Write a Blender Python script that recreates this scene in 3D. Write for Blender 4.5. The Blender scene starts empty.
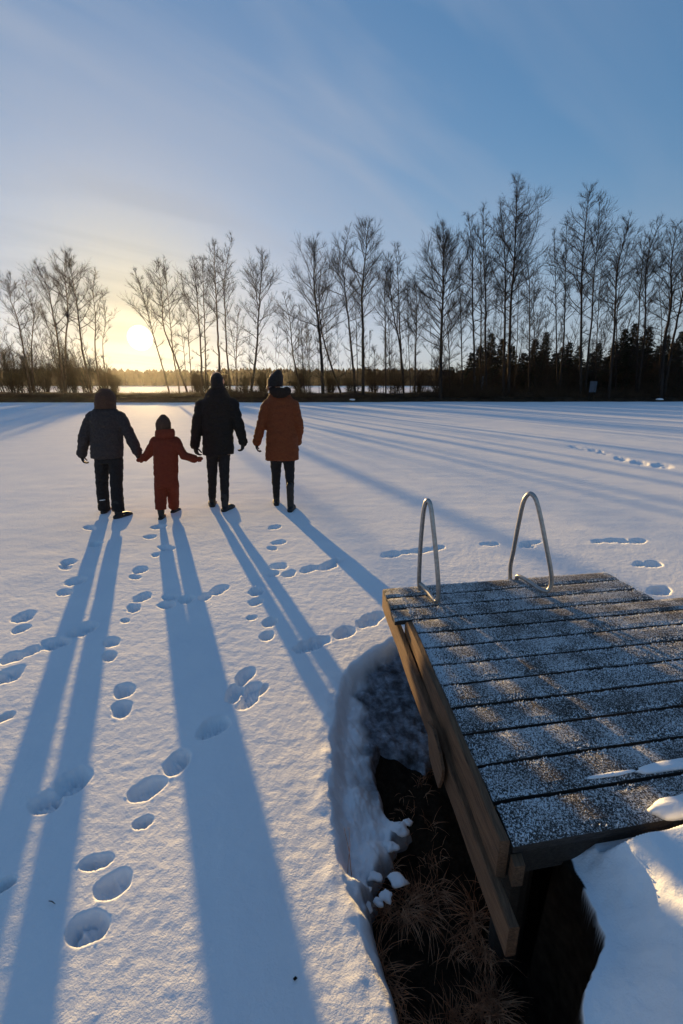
import bpy, bmesh, math, random
import numpy as np
from mathutils import Vector, Matrix, noise as mnoise

random.seed(7)
RNG = np.random.default_rng(11)
SC = bpy.context.scene
COL = SC.collection

# ------------------------------------------------------------------ camera model
W, H, F, HOR, CH = 683, 1024, 440.0, 387.0, 1.55
TILT = math.atan((H / 2 - HOR) / F)
SUN_AZ, SUN_EL = math.radians(-23.17), math.radians(5.26)
SUN_DIR = Vector((math.sin(SUN_AZ) * math.cos(SUN_EL), math.cos(SUN_AZ) * math.cos(SUN_EL), math.sin(SUN_EL)))


def ray(px, py):
    x = (px - W / 2) / F
    u = -(py - H / 2) / F
    return Vector((x, math.cos(TILT) + u * math.sin(TILT), -math.sin(TILT) + u * math.cos(TILT)))


def on_z(px, py, z=0.0):
    d = ray(px, py)
    return Vector((0, 0, CH)) + d * ((z - CH) / d.z)


def on_y(px, py, y):
    d = ray(px, py)
    return Vector((0, 0, CH)) + d * (y / d.y)


# ------------------------------------------------------------------ object helpers
def tag(o, label=None, cat=None, group=None, kind=None):
    if label:
        o['label'] = label
    if cat:
        o['category'] = cat
    if group:
        o['group'] = group
    if kind:
        o['kind'] = kind
    return o


def empty(name, loc=(0, 0, 0), rz=0.0):
    o = bpy.data.objects.new(name, None)
    o.empty_display_size = 0.1
    o.location = loc
    o.rotation_euler = (0, 0, rz)
    COL.objects.link(o)
    return o


def mesh_obj(name, verts, faces, mat=None, parent=None, smooth=False):
    me = bpy.data.meshes.new(name)
    me.from_pydata([tuple(v) for v in verts], [], faces)
    me.update()
    if smooth:
        me.polygons.foreach_set('use_smooth', [True] * len(me.polygons))
    if mat:
        me.materials.append(mat)
    o = bpy.data.objects.new(name, me)
    COL.objects.link(o)
    if parent:
        o.parent = parent
    return o


def bm_obj(name, bm, mat=None, parent=None, smooth=False):
    me = bpy.data.meshes.new(name)
    bm.to_mesh(me)
    bm.free()
    if smooth:
        me.polygons.foreach_set('use_smooth', [True] * len(me.polygons))
    if mat:
        me.materials.append(mat)
    o = bpy.data.objects.new(name, me)
    COL.objects.link(o)
    if parent:
        o.parent = parent
    return o


class MB:
    """Collects tubes, lofts and boxes into one mesh."""

    def __init__(s):
        s.v, s.f = [], []

    def ring_tube(s, pts, radii, n=8, cap=True, round_ends=False):
        pts = [Vector(p) for p in pts]
        if round_ends:
            d0 = (pts[0] - pts[1]).normalized()
            d1 = (pts[-1] - pts[-2]).normalized()
            r0, r1 = radii[0], radii[-1]
            pts = [pts[0] + d0 * r0 * .95, pts[0] + d0 * r0 * .7] + pts + [pts[-1] + d1 * r1 * .7, pts[-1] + d1 * r1 * .95]
            radii = [r0 * .3, r0 * .72] + list(radii) + [r1 * .72, r1 * .3]
        base = len(s.v)
        prev = None
        for i, p in enumerate(pts):
            a = pts[max(i - 1, 0)]
            b = pts[min(i + 1, len(pts) - 1)]
            t = (b - a)
            t = t.normalized() if t.length > 1e-9 else Vector((0, 0, 1))
            if prev is None:
                ref = Vector((0, 0, 1)) if abs(t.z) < .9 else Vector((0, 1, 0))
                u = t.cross(ref).normalized()
            else:
                u = (prev - t * prev.dot(t))
                u = u.normalized() if u.length > 1e-6 else t.orthogonal().normalized()
            prev = u
            w = t.cross(u)
            for k in range(n):
                a_ = 2 * math.pi * k / n
                s.v.append(p + (u * math.cos(a_) + w * math.sin(a_)) * radii[i])
        m = len(pts)
        for i in range(m - 1):
            for k in range(n):
                k2 = (k + 1) % n
                s.f.append((base + i * n + k, base + i * n + k2, base + (i + 1) * n + k2, base + (i + 1) * n + k))
        if cap:
            s.f.append(tuple(base + k for k in reversed(range(n))))
            s.f.append(tuple(base + (m - 1) * n + k for k in range(n)))

    def loft(s, rows, n=24):
        """rows: (centre Vector, half width x, half depth y)  -- horizontal elliptical rings."""
        base = len(s.v)
        for c, rx, ry in rows:
            for k in range(n):
                a = 2 * math.pi * k / n
                s.v.append(Vector(c) + Vector((math.cos(a) * rx, math.sin(a) * ry, 0)))
        m = len(rows)
        up = rows[-1][0].z > rows[0][0].z
        for i in range(m - 1):
            for k in range(n):
                k2 = (k + 1) % n
                q = (base + i * n + k, base + i * n + k2, base + (i + 1) * n + k2, base + (i + 1) * n + k)
                s.f.append(q if up else q[::-1])
        lo = tuple(base + k for k in range(n))
        hi = tuple(base + (m - 1) * n + k for k in range(n))
        s.f.append(lo[::-1] if up else lo)
        s.f.append(hi if up else hi[::-1])

    def ball(s, c, r, rx=1, ry=1, rz=1, n=14, rot=None):
        base = len(s.v)
        c = Vector(c)
        rings = n // 2
        def put(v):
            v = Vector((v[0] * rx, v[1] * ry, v[2] * rz)) * r
            if rot:
                v = rot @ v
            s.v.append(c + v)
        put((0, 0, -1))
        for i in range(1, rings):
            th = -math.pi / 2 + math.pi * i / rings
            for k in range(n):
                a = 2 * math.pi * k / n
                put((math.cos(a) * math.cos(th), math.sin(a) * math.cos(th), math.sin(th)))
        put((0, 0, 1))
        top = len(s.v) - 1
        for k in range(n):
            k2 = (k + 1) % n
            s.f.append((base, base + 1 + k2, base + 1 + k))
            for i in range(rings - 2):
                a0 = base + 1 + i * n
                s.f.append((a0 + k, a0 + k2, a0 + n + k2, a0 + n + k))
            s.f.append((base + 1 + (rings - 2) * n + k, base + 1 + (rings - 2) * n + k2, top))

    def prism(s, poly, axis_vec):
        """closed polygon (list of Vectors) extruded by axis_vec."""
        base = len(s.v)
        n = len(poly)
        for p in poly:
            s.v.append(Vector(p))
        for p in poly:
            s.v.append(Vector(p) + Vector(axis_vec))
        s.f.append(tuple(base + k for k in reversed(range(n))))
        s.f.append(tuple(base + n + k for k in range(n)))
        for k in range(n):
            k2 = (k + 1) % n
            s.f.append((base + k, base + k2, base + n + k2, base + n + k))

    def spike(s, p, q, r):
        """three-sided tapering twig."""
        d = q - p
        u = d.orthogonal().normalized()
        w = d.normalized().cross(u)
        b = len(s.v)
        for k in range(3):
            a = 2.0944 * k
            s.v.append(p + (u * math.cos(a) + w * math.sin(a)) * r)
        s.v.append(q)
        s.f += [(b, b + 1, b + 3), (b + 1, b + 2, b + 3), (b + 2, b, b + 3)]

    def build(s, name, mat=None, parent=None, smooth=False):
        return mesh_obj(name, s.v, s.f, mat, parent, smooth)

    def fused(s, name, voxel, mat=None, parent=None, smooth_iter=4, wrinkle=None, origin=None):
        """all shells fused into ONE continuous skin (voxel remesh), smoothed, with cloth folds along the normals."""
        org = Vector(origin) if origin is not None else Vector((0, 0, 0))
        tmp = mesh_obj('tmp', [v - org for v in s.v], s.f)
        m = tmp.modifiers.new('r', 'REMESH')
        m.mode = 'VOXEL'
        m.voxel_size = voxel
        sm = tmp.modifiers.new('s', 'SMOOTH')
        sm.iterations = smooth_iter
        sm.factor = .5
        dg = bpy.context.evaluated_depsgraph_get()
        me = bpy.data.meshes.new_from_object(tmp.evaluated_get(dg))
        old = tmp.data
        bpy.data.objects.remove(tmp)
        bpy.data.meshes.remove(old)
        me.name = name
        me.materials.clear()
        if mat:
            me.materials.append(mat)
        if wrinkle:
            amp, sx, sz, seed = wrinkle
            nv = len(me.vertices)
            co = np.empty(nv * 3)
            no = np.empty(nv * 3)
            me.vertices.foreach_get('co', co)
            me.vertices.foreach_get('normal', no)
            co = co.reshape(-1, 3)
            no = no.reshape(-1, 3)
            off = np.array([mnoise.noise(Vector((c[0] * sx + seed, c[1] * sx, c[2] * sz))) * .65
                            + mnoise.noise(Vector((c[0] * sx * 2.3, c[1] * sx * 2.3 + seed, c[2] * sz * 2.1 + c[0] * 9))) * .35 for c in co])
            co += no * (off * amp)[:, None]
            me.vertices.foreach_set('co', co.ravel())
            me.update()
        me.polygons.foreach_set('use_smooth', [True] * len(me.polygons))
        o = bpy.data.objects.new(name, me)
        COL.objects.link(o)
        if parent:
            o.parent = parent
        return o


# ------------------------------------------------------------------ materials
class NT:
    def __init__(s, mat):
        mat.use_nodes = True
        s.t = mat.node_tree
        s.n = s.t.nodes
        s.l = s.t.links
        s.b = s.n.get('Principled BSDF')

    def node(s, typ, **kw):
        n = s.n.new(typ)
        for k, v in kw.items():
            if k in n.inputs:
                n.inputs[k].default_value = v
            else:
                setattr(n, k, v)
        return n

    def link(s, a, b):
        s.l.new(a, b)

    def noise(s, vec, scale, detail=4, rough=.55):
        n = s.node('ShaderNodeTexNoise')
        n.inputs['Scale'].default_value = scale
        n.inputs['Detail'].default_value = detail
        n.inputs['Roughness'].default_value = rough
        if vec is not None:
            s.link(vec, n.inputs['Vector'])
        return n.outputs['Fac']

    def ramp(s, fac, stops):
        r = s.node('ShaderNodeValToRGB')
        els = r.color_ramp.elements
        while len(els) < len(stops):
            els.new(.5)
        for e, (p, c) in zip(els, stops):
            e.position = p
            e.color = tuple(c) + (1,) if len(c) == 3 else c
        s.link(fac, r.inputs['Fac'])
        return r.outputs['Color']

    def mix(s, fac, a, b):
        m = s.node('ShaderNodeMix', data_type='RGBA')
        for sock, v in ((m.inputs[0], fac), (m.inputs[6], a), (m.inputs[7], b)):
            if hasattr(v, 'is_linked'):
                s.link(v, sock)
            else:
                sock.default_value = v if not isinstance(v, tuple) else tuple(v) + (1,) * (4 - len(v))
        return m.outputs[2]

    def math(s, op, a, b=None, clamp=False):
        m = s.node('ShaderNodeMath', operation=op)
        m.use_clamp = clamp
        for i, v in enumerate((a, b)):
            if v is None:
                continue
            if hasattr(v, 'is_linked'):
                s.link(v, m.inputs[i])
            else:
                m.inputs[i].default_value = v
        return m.outputs[0]

    def bump(s, h, strength, dist, normal=None):
        b = s.node('ShaderNodeBump')
        b.inputs['Strength'].default_value = strength
        b.inputs['Distance'].default_value = dist
        s.link(h, b.inputs['Height'])
        if normal is not None:
            s.link(normal, b.inputs['Normal'])
        return b.outputs['Normal']

    def coords(s, which='Object', scale=(1, 1, 1)):
        c = s.node('ShaderNodeTexCoord')
        mp = s.node('ShaderNodeMapping')
        mp.inputs['Scale'].default_value = scale
        s.link(c.outputs[which], mp.inputs['Vector'])
        return mp.outputs['Vector']


def simple_mat(name, c0, c1, scale=20, rough=.85, bump=.3, dist=.004, stretch=(1, 1, 1), spec=.3, metallic=0):
    m = bpy.data.materials.new(name)
    t = NT(m)
    v = t.coords('Object', stretch)
    n = t.noise(v, scale, 5)
    t.link(t.ramp(n, [(.3, c0), (.7, c1)]), t.b.inputs['Base Color'])
    t.b.inputs['Roughness'].default_value = rough
    t.b.inputs['Specular IOR Level'].default_value = spec
    t.b.inputs['Metallic'].default_value = metallic
    if bump:
        t.link(t.bump(t.noise(v, scale * 2.7, 4), bump, dist), t.b.inputs['Normal'])
    return m


def snow_mat(name, with_thin=False):
    m = bpy.data.materials.new(name)
    t = NT(m)
    v = t.coords('Object')
    col = t.ramp(t.noise(v, 2.2, 5), [(.3, (.80, .82, .85)), (.7, (.88, .885, .89))])
    if with_thin:
        a = t.node('ShaderNodeAttribute', attribute_name='thin')
        ice = t.ramp(t.noise(v, 14, 6, .65), [(.30, (.05, .045, .045)), (.45, (.12, .125, .14)), (.60, (.26, .28, .32)), (.75, (.55, .59, .64))])
        col = t.mix(a.outputs['Fac'], col, ice)
        a2 = t.node('ShaderNodeAttribute', attribute_name='soil_shade')
        col = t.mix(a2.outputs['Fac'], col, t.ramp(t.noise(v, 30, 4), [(.3, (.008, .006, .005)), (.7, (.024, .018, .013))]))  # bare earth in the hole, plus painted shade on the mound's wall
    t.link(col, t.b.inputs['Base Color'])
    t.b.inputs['Roughness'].default_value = .8
    t.b.inputs['Specular IOR Level'].default_value = .008
    n1 = t.bump(t.noise(v, 38, 3, .6), .7, .004)
    n2 = t.bump(t.noise(v, 170, 3, .7), .8, .0018, n1)
    t.link(n2, t.b.inputs['Normal'])
    df = t.node('ShaderNodeBsdfDiffuse')
    t.link(col, df.inputs['Color'])
    t.link(n2, df.inputs['Normal'])
    mx = t.node('ShaderNodeMixShader')
    mx.inputs[0].default_value = .40
    t.link(df.outputs[0], mx.inputs[1])
    t.link(t.b.outputs[0], mx.inputs[2])
    t.link(mx.outputs[0], t.n['Material Output'].inputs['Surface'])
    return m


def frost_wood(name):
    """dark weathered boards under grainy hoar frost."""
    m = bpy.data.materials.new(name)
    t = NT(m)
    v = t.coords('Object')
    wood = t.ramp(t.noise(t.coords('Object', (6, 60, 60)), 3, 5), [(.3, (.022, .018, .016)), (.7, (.06, .048, .04))])
    grain = t.noise(v, 250, 2, .65)
    grain2 = t.noise(v, 120, 3, .6)
    patch = t.noise(v, 7, 4, .6)
    f = t.math('ADD', t.math('MULTIPLY', grain, .60), t.math('ADD', t.math('MULTIPLY', grain2, .34), t.math('MULTIPLY', patch, .30)))
    fac = t.node('ShaderNodeMapRange', interpolation_type='SMOOTHSTEP')
    fac.inputs['From Min'].default_value = .57
    fac.inputs['From Max'].default_value = .74
    t.link(f, fac.inputs['Value'])
    sepn = t.node('ShaderNodeSeparateXYZ')
    geo = t.node('ShaderNodeNewGeometry')
    t.link(geo.outputs['True Normal'], sepn.inputs[0])
    topf = t.math('GREATER_THAN', sepn.outputs['Z'], .25)
    ff = t.math('MULTIPLY', fac.outputs['Result'], topf)
    t.link(t.mix(ff, wood, (.66, .665, .67)), t.b.inputs['Base Color'])
    t.b.inputs['Roughness'].default_value = .75
    t.b.inputs['Specular IOR Level'].default_value = .3
    t.link(t.bump(f, 1.0, .006), t.b.inputs['Normal'])
    return m


def wood_mat(name, c0, c1):
    m = bpy.data.materials.new(name)
    t = NT(m)
    v = t.coords('Object', (26, 1.6, 40))
    g = t.noise(v, 3.2, 6, .65)
    fine = t.noise(t.coords('Object', (60, 4, 130)), 4, 3, .6)
    big = t.noise(t.coords('Object'), 5, 4)
    col = t.ramp(t.math('ADD', t.math('MULTIPLY', g, .65), t.math('MULTIPLY', fine, .35)), [(.33, c0), (.66, c1)])
    col = t.mix(t.math('MULTIPLY', big, .45), col, tuple(x * .45 for x in c0))
    t.link(col, t.b.inputs['Base Color'])
    t.b.inputs['Roughness'].default_value = .82
    t.b.inputs['Specular IOR Level'].default_value = .25
    t.link(t.bump(t.math('ADD', g, fine), .7, .004), t.b.inputs['Normal'])
    return m


def cloth_mat(name, c0, c1, scale=55, rough=.8, bump=.35):
    return simple_mat(name, c0, c1, scale, rough, bump, .003, spec=.2)


M = {
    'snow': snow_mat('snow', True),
    'snow_clean': snow_mat('snow_clean'),
    'frost_wood': frost_wood('frosted_boards'),
    'wood': wood_mat('weathered_wood', (.050, .028, .017), (.24, .135, .075)),
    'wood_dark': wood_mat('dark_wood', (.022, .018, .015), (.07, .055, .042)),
    'steel': None,
    'earth': simple_mat('earth', (.010, .008, .006), (.034, .024, .016), 30, .95, .9, .02, spec=.05),
    'bank': simple_mat('bank_earth', (.018, .013, .009), (.06, .042, .028), 1.3, .95, .6, .1, spec=.05),
    'grass': simple_mat('dry_grass', (.13, .052, .028), (.60, .32, .18), 25, .9, 0, spec=.1),
    'bark': simple_mat('bark', (.017, .013, .011), (.042, .032, .027), 3, .95, .5, .02, (3, 3, .6), spec=.1),
    'bark_warm': simple_mat('bark_warm', (.045, .030, .021), (.11, .072, .05), 3, .95, .5, .02, (3, 3, .6), spec=.1),
    'twig': simple_mat('twig', (.020, .015, .013), (.046, .035, .030), 2, .95, 0, spec=.05),
    'needle': simple_mat('needle', (.010, .014, .009), (.028, .034, .020), 2, .9, 0, spec=.1),
    'far_wood': simple_mat('far_wood', (.042, .023, .013), (.085, .047, .028), .2, .95, 0, spec=.05),
    'brush': simple_mat('brush', (.026, .018, .012), (.070, .047, .030), .8, .95, 0, spec=.05),
    'skin': simple_mat('skin', (.42, .24, .17), (.50, .29, .21), 30, .6, .1, .001),
    'eye': simple_mat('eye', (.30, .28, .27), (.34, .32, .31), 5, .3, 0),
    'hair': simple_mat('hair', (.17, .10, .05), (.30, .19, .10), 40, .6, .6, .004, (8, 8, 1)),
    'black_cloth': cloth_mat('black_cloth', (.010, .010, .011), (.020, .019, .020)),
    'man_coat': cloth_mat('man_coat', (.009, .0075, .0065), (.015, .0125, .011)),
    'grey_cloth': cloth_mat('grey_cloth', (.030, .024, .024), (.052, .042, .040)),
    'brown_knit': cloth_mat('brown_knit', (.060, .032, .021), (.095, .052, .035), 90, .9, .7),
    'rust_coat': cloth_mat('rust_coat', (.130, .033, .011), (.175, .047, .016)),
    'rust_suit': cloth_mat('rust_suit', (.135, .023, .010), (.175, .031, .013)),
    'fur': simple_mat('fur', (.018, .014, .012), (.05, .038, .032), 120, .95, 1.0, .01, spec=.05),
    'rubber': simple_mat('rubber', (.008, .008, .008), (.016, .015, .015), 30, .55, .1, .001, spec=.4),
    'reflector': simple_mat('reflector', (.62, .63, .62), (.72, .72, .72), 60, .35, 0, spec=.6),
    'sign': simple_mat('sign_face', (.045, .055, .07), (.08, .09, .11), 3, .8, 0),
    'cloth_mark': None,
}
M['steel'] = simple_mat('galvanised_steel', (.30, .29, .28), (.46, .44, .42), 60, .42, .25, .001, spec=.5, metallic=.85)
M['frost'] = simple_mat('frost', (.72, .75, .78), (.84, .86, .88), 300, .6, .3, .002)


# ------------------------------------------------------------------ vector noise for terrain
_P = RNG.permutation(512)
_G = RNG.random(512) * 2 * np.pi


def perlin(x, y):
    xi = np.floor(x).astype(int)
    yi = np.floor(y).astype(int)
    xf, yf = x - xi, y - yi
    u = xf * xf * xf * (xf * (xf * 6 - 15) + 10)
    v = yf * yf * yf * (yf * (yf * 6 - 15) + 10)

    def g(ix, iy, dx, dy):
        a = _G[(_P[(ix & 511)] + iy * 57) & 511]
        return np.cos(a) * dx + np.sin(a) * dy
    n00 = g(xi, yi, xf, yf)
    n10 = g(xi + 1, yi, xf - 1, yf)
    n01 = g(xi, yi + 1, xf, yf - 1)
    n11 = g(xi + 1, yi + 1, xf - 1, yf - 1)
    return (n00 * (1 - u) + n10 * u) * (1 - v) + (n01 * (1 - u) + n11 * u) * v


def fbm(x, y, lam, octaves=3, gain=.5):
    a, s, out = 1.0, 1.0 / lam, 0
    for k in range(octaves):
        out = out + a * perlin(x * s + 17.3 * k, y * s - 9.1 * k)
        a *= gain
        s *= 2.03
    return out


def sstep(a, b, x):
    t = np.clip((x - a) / (b - a), 0, 1)
    return t * t * (3 - 2 * t)


def poly_sd(x, y, poly):
    """signed distance, positive inside."""
    p = np.array(poly, float)
    d = np.full(x.shape, 1e9)
    inside = np.zeros(x.shape, bool)
    for i in range(len(p)):
        a, b = p[i], p[(i + 1) % len(p)]
        e = b - a
        wx, wy = x - a[0], y - a[1]
        t = np.clip((wx * e[0] + wy * e[1]) / max(e @ e, 1e-12), 0, 1)
        d = np.minimum(d, (wx - t * e[0]) ** 2 + (wy - t * e[1]) ** 2)
        c = ((a[1] > y) != (b[1] > y))
        with np.errstate(divide='ignore', invalid='ignore'):
            xx = (b[0] - a[0]) * (y - a[1]) / (b[1] - a[1] if b[1] != a[1] else 1e-12) + a[0]
        inside ^= c & (x < xx)
    return np.where(inside, 1, -1) * np.sqrt(d)


# ------------------------------------------------------------------ the melted hole beside the dock, the bank of snow, the footprints
HOLE = [(.34, 2.52), (.17, 2.36), (.05, 2.21), (-.01, 2.07), (-.033, 1.914), (-.052, 1.648), (-.045, 1.344), (-.023, 1.152),
        (.011, 1.025), (.056, .942), (.08, .846), (.114, .762), (.128, .717), (.15, .60), (.19, .45), (.36, .34),
        (.43, .46), (.497, .578), (.527, .615), (.571, .656), (.606, .70), (.617, .75), (.610, .815), (.605, .90),
        (.68, 1.02), (.85, 1.25), (.95, 1.6), (.95, 2.1), (.75, 2.42), (.55, 2.50)]
DARK_PX = [(426, 768), (404, 753), (379, 745), (374, 767), (379, 786), (383, 807), (398, 822), (411, 829), (394, 838), (394, 862),
           (384, 866), (372, 887), (376, 898), (364, 912), (375, 960), (388, 1000), (394, 1024)]
DARK = [tuple(on_z(px, py, -.13))[:2] for px, py in DARK_PX] + [(.18, .5), (.3, .40), (.42, .52), (.55, .66), (.60, .75), (.58, .9),
                                                              (.70, 1.1), (.85, 1.4), (.8, 1.75), (.5, 1.75)]
MOUND = [(.36, .30), (.43, .46), (.497, .578), (.527, .615), (.571, .656), (.606, .70), (.617, .75), (.610, .815), (.590, .885),
         (.72, 1.02), (1.1, 1.15), (2.2, 1.35), (4.5, 1.6), (4.5, -2), (.2, -2)]

# footprints: (centre px, half length px vector, half width px) -- pressed into the snow
FP = [((90, 528), (6, 0), 2.2), ((96, 544), (6, -1), 2.6), ((68, 562), (8, -1), 3), ((65, 567), (6, 0), 2.2), ((75, 581), (10, -3), 4), ((65, 592), (8, -1), 3),
      ((23, 617), (12, -4), 4.5), ((21, 629), (9, -3), 3.2), ((82, 630), (15, -6), 6), ((56, 643), (16, -4), 5.5), ((31, 651), (10, -4), 4), ((12, 658), (12, -4), 5),
      ((10, 675), (15, -7), 6), ((7, 717), (8, -4), 3), ((112, 642), (8, -2), 4.5), ((110, 656), (7, -2), 4.5), ((140, 570), (8, -2), 3), ((135, 577), (6, 0), 2.2),
      ((143, 597), (9, -3), 4), ((134, 608), (7, -2), 3.8), ((125, 621), (4, 0), 2), ((150, 537), (6, -1), 1.8), ((159, 527), (7, -1), 2), ((166, 548), (8, 0), 2.5), ((156, 555), (4, -1), 1.6),
      ((170, 597), (8, -1), 3), ((167, 605), (9, -1), 3.5), ((187, 599), (8, -2), 4), ((205, 597), (7, -2), 3.2), ((219, 590), (9, -4), 4),
      ((124, 691), (10, -4), 6.5), ((121, 709), (11, -4), 8), ((245, 676), (9, -8), 6), ((235, 692), (8, -8), 7), ((251, 690), (10, -7), 6), ((248, 702), (10, -6), 5), ((214, 726), (16, -9), 8),
      ((177, 762), (12, -10), 9), ((148, 788), (18, -9), 9), ((74, 780), (17, -10), 11), ((46, 802), (15, -8), 10), ((114, 885), (17, -13), 12), ((87, 927), (19, -13), 15),
      ((97, 862), (16, -5), 7), ((143, 822), (10, -5), 5), ((275, 527), (6, -1), 2), ((279, 542), (7, -1), 2.2), ((272, 548), (5, 0), 1.8), ((279, 566), (10, -1), 3), ((272, 574), (7, -1), 3), ((289, 574), (7, -2), 3.2),
      ((309, 569), (8, -2), 3.2), ((328, 566), (11, -3), 3.4), ((337, 561), (8, -2), 2.4), ((256, 592), (7, -2), 4), ((256, 602), (7, -2), 3.6), ((252, 618), (5, -1), 2), ((270, 622), (7, -3), 4.2), ((267, 636), (7, -2), 4.2),
      ((312, 644), (17, -5), 6), ((345, 632), (10, -3), 5.5), ((371, 619), (13, -5), 6), ((391, 555), (10, -1), 3), ((413, 552), (12, -1), 2.4), ((434, 549), (11, -2), 2.2), ((490, 544), (9, 0), 1.8), ((530, 543), (10, -1), 1.7),
      ((528, 546), (8, 0), 1.6), ((606, 541), (14, -1), 2), ((632, 541), (14, 0), 2.3), ((660, 591), (12, 0), 4.5), ((648, 564), (14, 0), 3), ((622, 459), (8, 1), 1.6), ((640, 463), (10, 1.5), 1.8), ((662, 466), (11, 1), 2),
      ((590, 450), (14, 2), .9), ((604, 453), (8, 1), .9), ((575, 447), (6, 1), .9), ((5, 884), (10, -6), 5), ((262, 690), (6, -5), 3)]


def footprint_list():
    out = []
    for (cx, cy), (dx, dy), w in FP:
        c = on_z(cx, cy)
        a = on_z(cx + dx, cy + dy) - c
        n = math.hypot(dx, dy)
        b = on_z(cx - dy / n * w, cy + dx / n * w) - c
        depth = .050 + .016 * random.random()
        if w < 2.1 and cy < 500:
            depth = .03
        out.append((np.array(c[:2]), np.array([a[:2], b[:2]]), depth))
    return out


PRINTS = footprint_list()


def mound_height(x, y):
    sd = poly_sd(x, y, MOUND)
    sd = sd + .012 * fbm(x, y, .09, 2) + .004 * fbm(x, y, .03, 2)
    h = .345 * sstep(-.034, -.008, sd) + .125 * sstep(.0, .17, sd)
    h += .012 * fbm(x + 3, y, .22, 2) * sstep(.03, .15, sd)
    edge = .825 + .155 * (x - .42)                      # the near edge of the deck
    h += .030 * sstep(.80, .95, x) * np.exp(-((y - (edge - .035)) / .05) ** 2)
    under = sstep(.02, .16, y - edge)                   # it falls away under the boards
    h *= (1 - .55 * under)
    lim = .388 + .14 * (1 - sstep(-.055, -.004, y - edge))
    return np.minimum(h, lim), sd


def snow_height(x, y):
    r = np.hypot(x, y)
    near = 1 - sstep(5, 14, r)
    z = .007 * fbm(x, y, 1.5, 2) + .0022 * fbm(x, y, .30, 2) * near + .0017 * fbm(x + 5, y * 1.2, .07, 3) * (1 - sstep(3, 8, r))
    z = z + .0016 * fbm(x * .45, y * 1.6, .34, 2) * sstep(2.5, 5, r) * (1 - sstep(16, 30, r))
    z = z + .03 * fbm(x, y, 14, 2) * sstep(8, 25, r)
    thin = np.zeros_like(x)
    soil_shade = np.zeros_like(x)
    sel = (np.abs(x) < 6) & (y > -2.2) & (y < 4)
    if sel.any():
        xs, ys = x[sel], y[sel]
        wob = .016 * fbm(xs, ys, .11, 3)
        sd = poly_sd(xs, ys, HOLE) + wob
        mh, msd = mound_height(xs, ys)
        left = 1 - sstep(.2, .5, xs - .25 * (1.2 - ys))
        rim = .007 * np.exp(-((sd + .035) / .035) ** 2) * (.6 + 1.2 * fbm(xs, ys, .12, 2)) * left
        base = z[sel] + np.maximum(mh, 0) + rim
        dk = poly_sd(xs, ys, DARK) + .012 * fbm(xs + 9, ys, .08, 3)
        floor = -.085 - .05 * sstep(0, .25, sd) + .022 * fbm(xs, ys, .13, 3) + .016 * fbm(xs, ys, .05, 3) - .20 * sstep(-.02, .05, dk)
        for (lpx, lpy, lr, lh) in ((398, 826, .05, .05), (396, 888, .035, .06), (358, 897, .04, .05), (378, 850, .05, .03), (360, 800, .06, .03), (372, 912, .025, .04)):
            lx, ly, _ = on_z(lpx, lpy, -.08)
            floor = floor + lh * np.exp(-(((xs - lx) / lr) ** 2 + ((ys - ly) / lr) ** 2) ** 1.5)
        k = np.maximum(sstep(-.004, .075, np.where(xs > .43, -1.0, sd)), np.where(xs > .40, sstep(.010, .034, np.maximum(np.minimum(-msd, sd + .06), np.where(ys > 1.0, sd, -1))), 0))
        zz = base * (1 - k) + floor * k
        z[sel] = zz
        th = sstep(.015, .09, sd) * sstep(1.30, 1.60, ys + .12 * fbm(xs, ys, .2, 2)) * sstep(.02, .16, xs + .10 * fbm(xs, ys, .15, 2))
        th = np.where(xs < .42, np.maximum(th, .7 * sstep(-.03, .0, dk) * (sd > .02)), th * (sd > .05))
        pass
        thin[sel] = th
        soil_shade[sel] = np.maximum((1 - sstep(-.012, -.007, msd)) * (ys < 1.3) * sstep(.40, .44, xs + .10 * (ys < .62)) * (sd > -.06), sstep(.0, .03, dk) * (sd > .03) * .9)  # mound wall painted dark as a shaded undercut; bare earth in the hole floor
        soil_shade[sel] = np.maximum(soil_shade[sel], sstep(-.002, .003, sd) * (xs > .43) * (ys > .80) * (ys < 1.3))  # same painted shade carried on below the deck edge
    for c, ab, depth in PRINTS:
        R = max(np.linalg.norm(ab[0]), np.linalg.norm(ab[1])) * 1.9
        s2 = np.nonzero((np.abs(x - c[0]) < R) & (np.abs(y - c[1]) < R))[0]
        if not len(s2):
            continue
        P = np.stack([x[s2] - c[0], y[s2] - c[1]])
        uv = np.linalg.solve(ab.T, P)
        La, Lb = np.linalg.norm(ab[0]), np.linalg.norm(ab[1])
        if La > .125 and La > 1.45 * Lb:                # a whole boot: sole and heel with a waist between
            q = np.minimum(np.sqrt(((uv[0] - .36) / .66) ** 2 + uv[1] ** 2), np.sqrt(((uv[0] + .60) / .42) ** 2 + (uv[1] / .80) ** 2))
        else:
            q = np.sqrt(uv[0] ** 2 + uv[1] ** 2)
        q = q + (.30 * fbm(x[s2], y[s2], .085, 2))
        tread = .0045 * np.sin(uv[0] * La / .022 * 6.283) * (q < .8)
        dug = depth * (1 - sstep(.62, 1.10, q)) * (.85 + .6 * fbm(x[s2], y[s2], .045, 2)) + tread * min(1, depth / .05)
        clods = .0016 * np.maximum(0, fbm(x[s2] + 4, y[s2], .028, 2) - .12) * np.exp(-((q - 1.25) / .22) ** 2) * 2
        z[s2] += -dug + clods
    return z, thin, soil_shade


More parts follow.
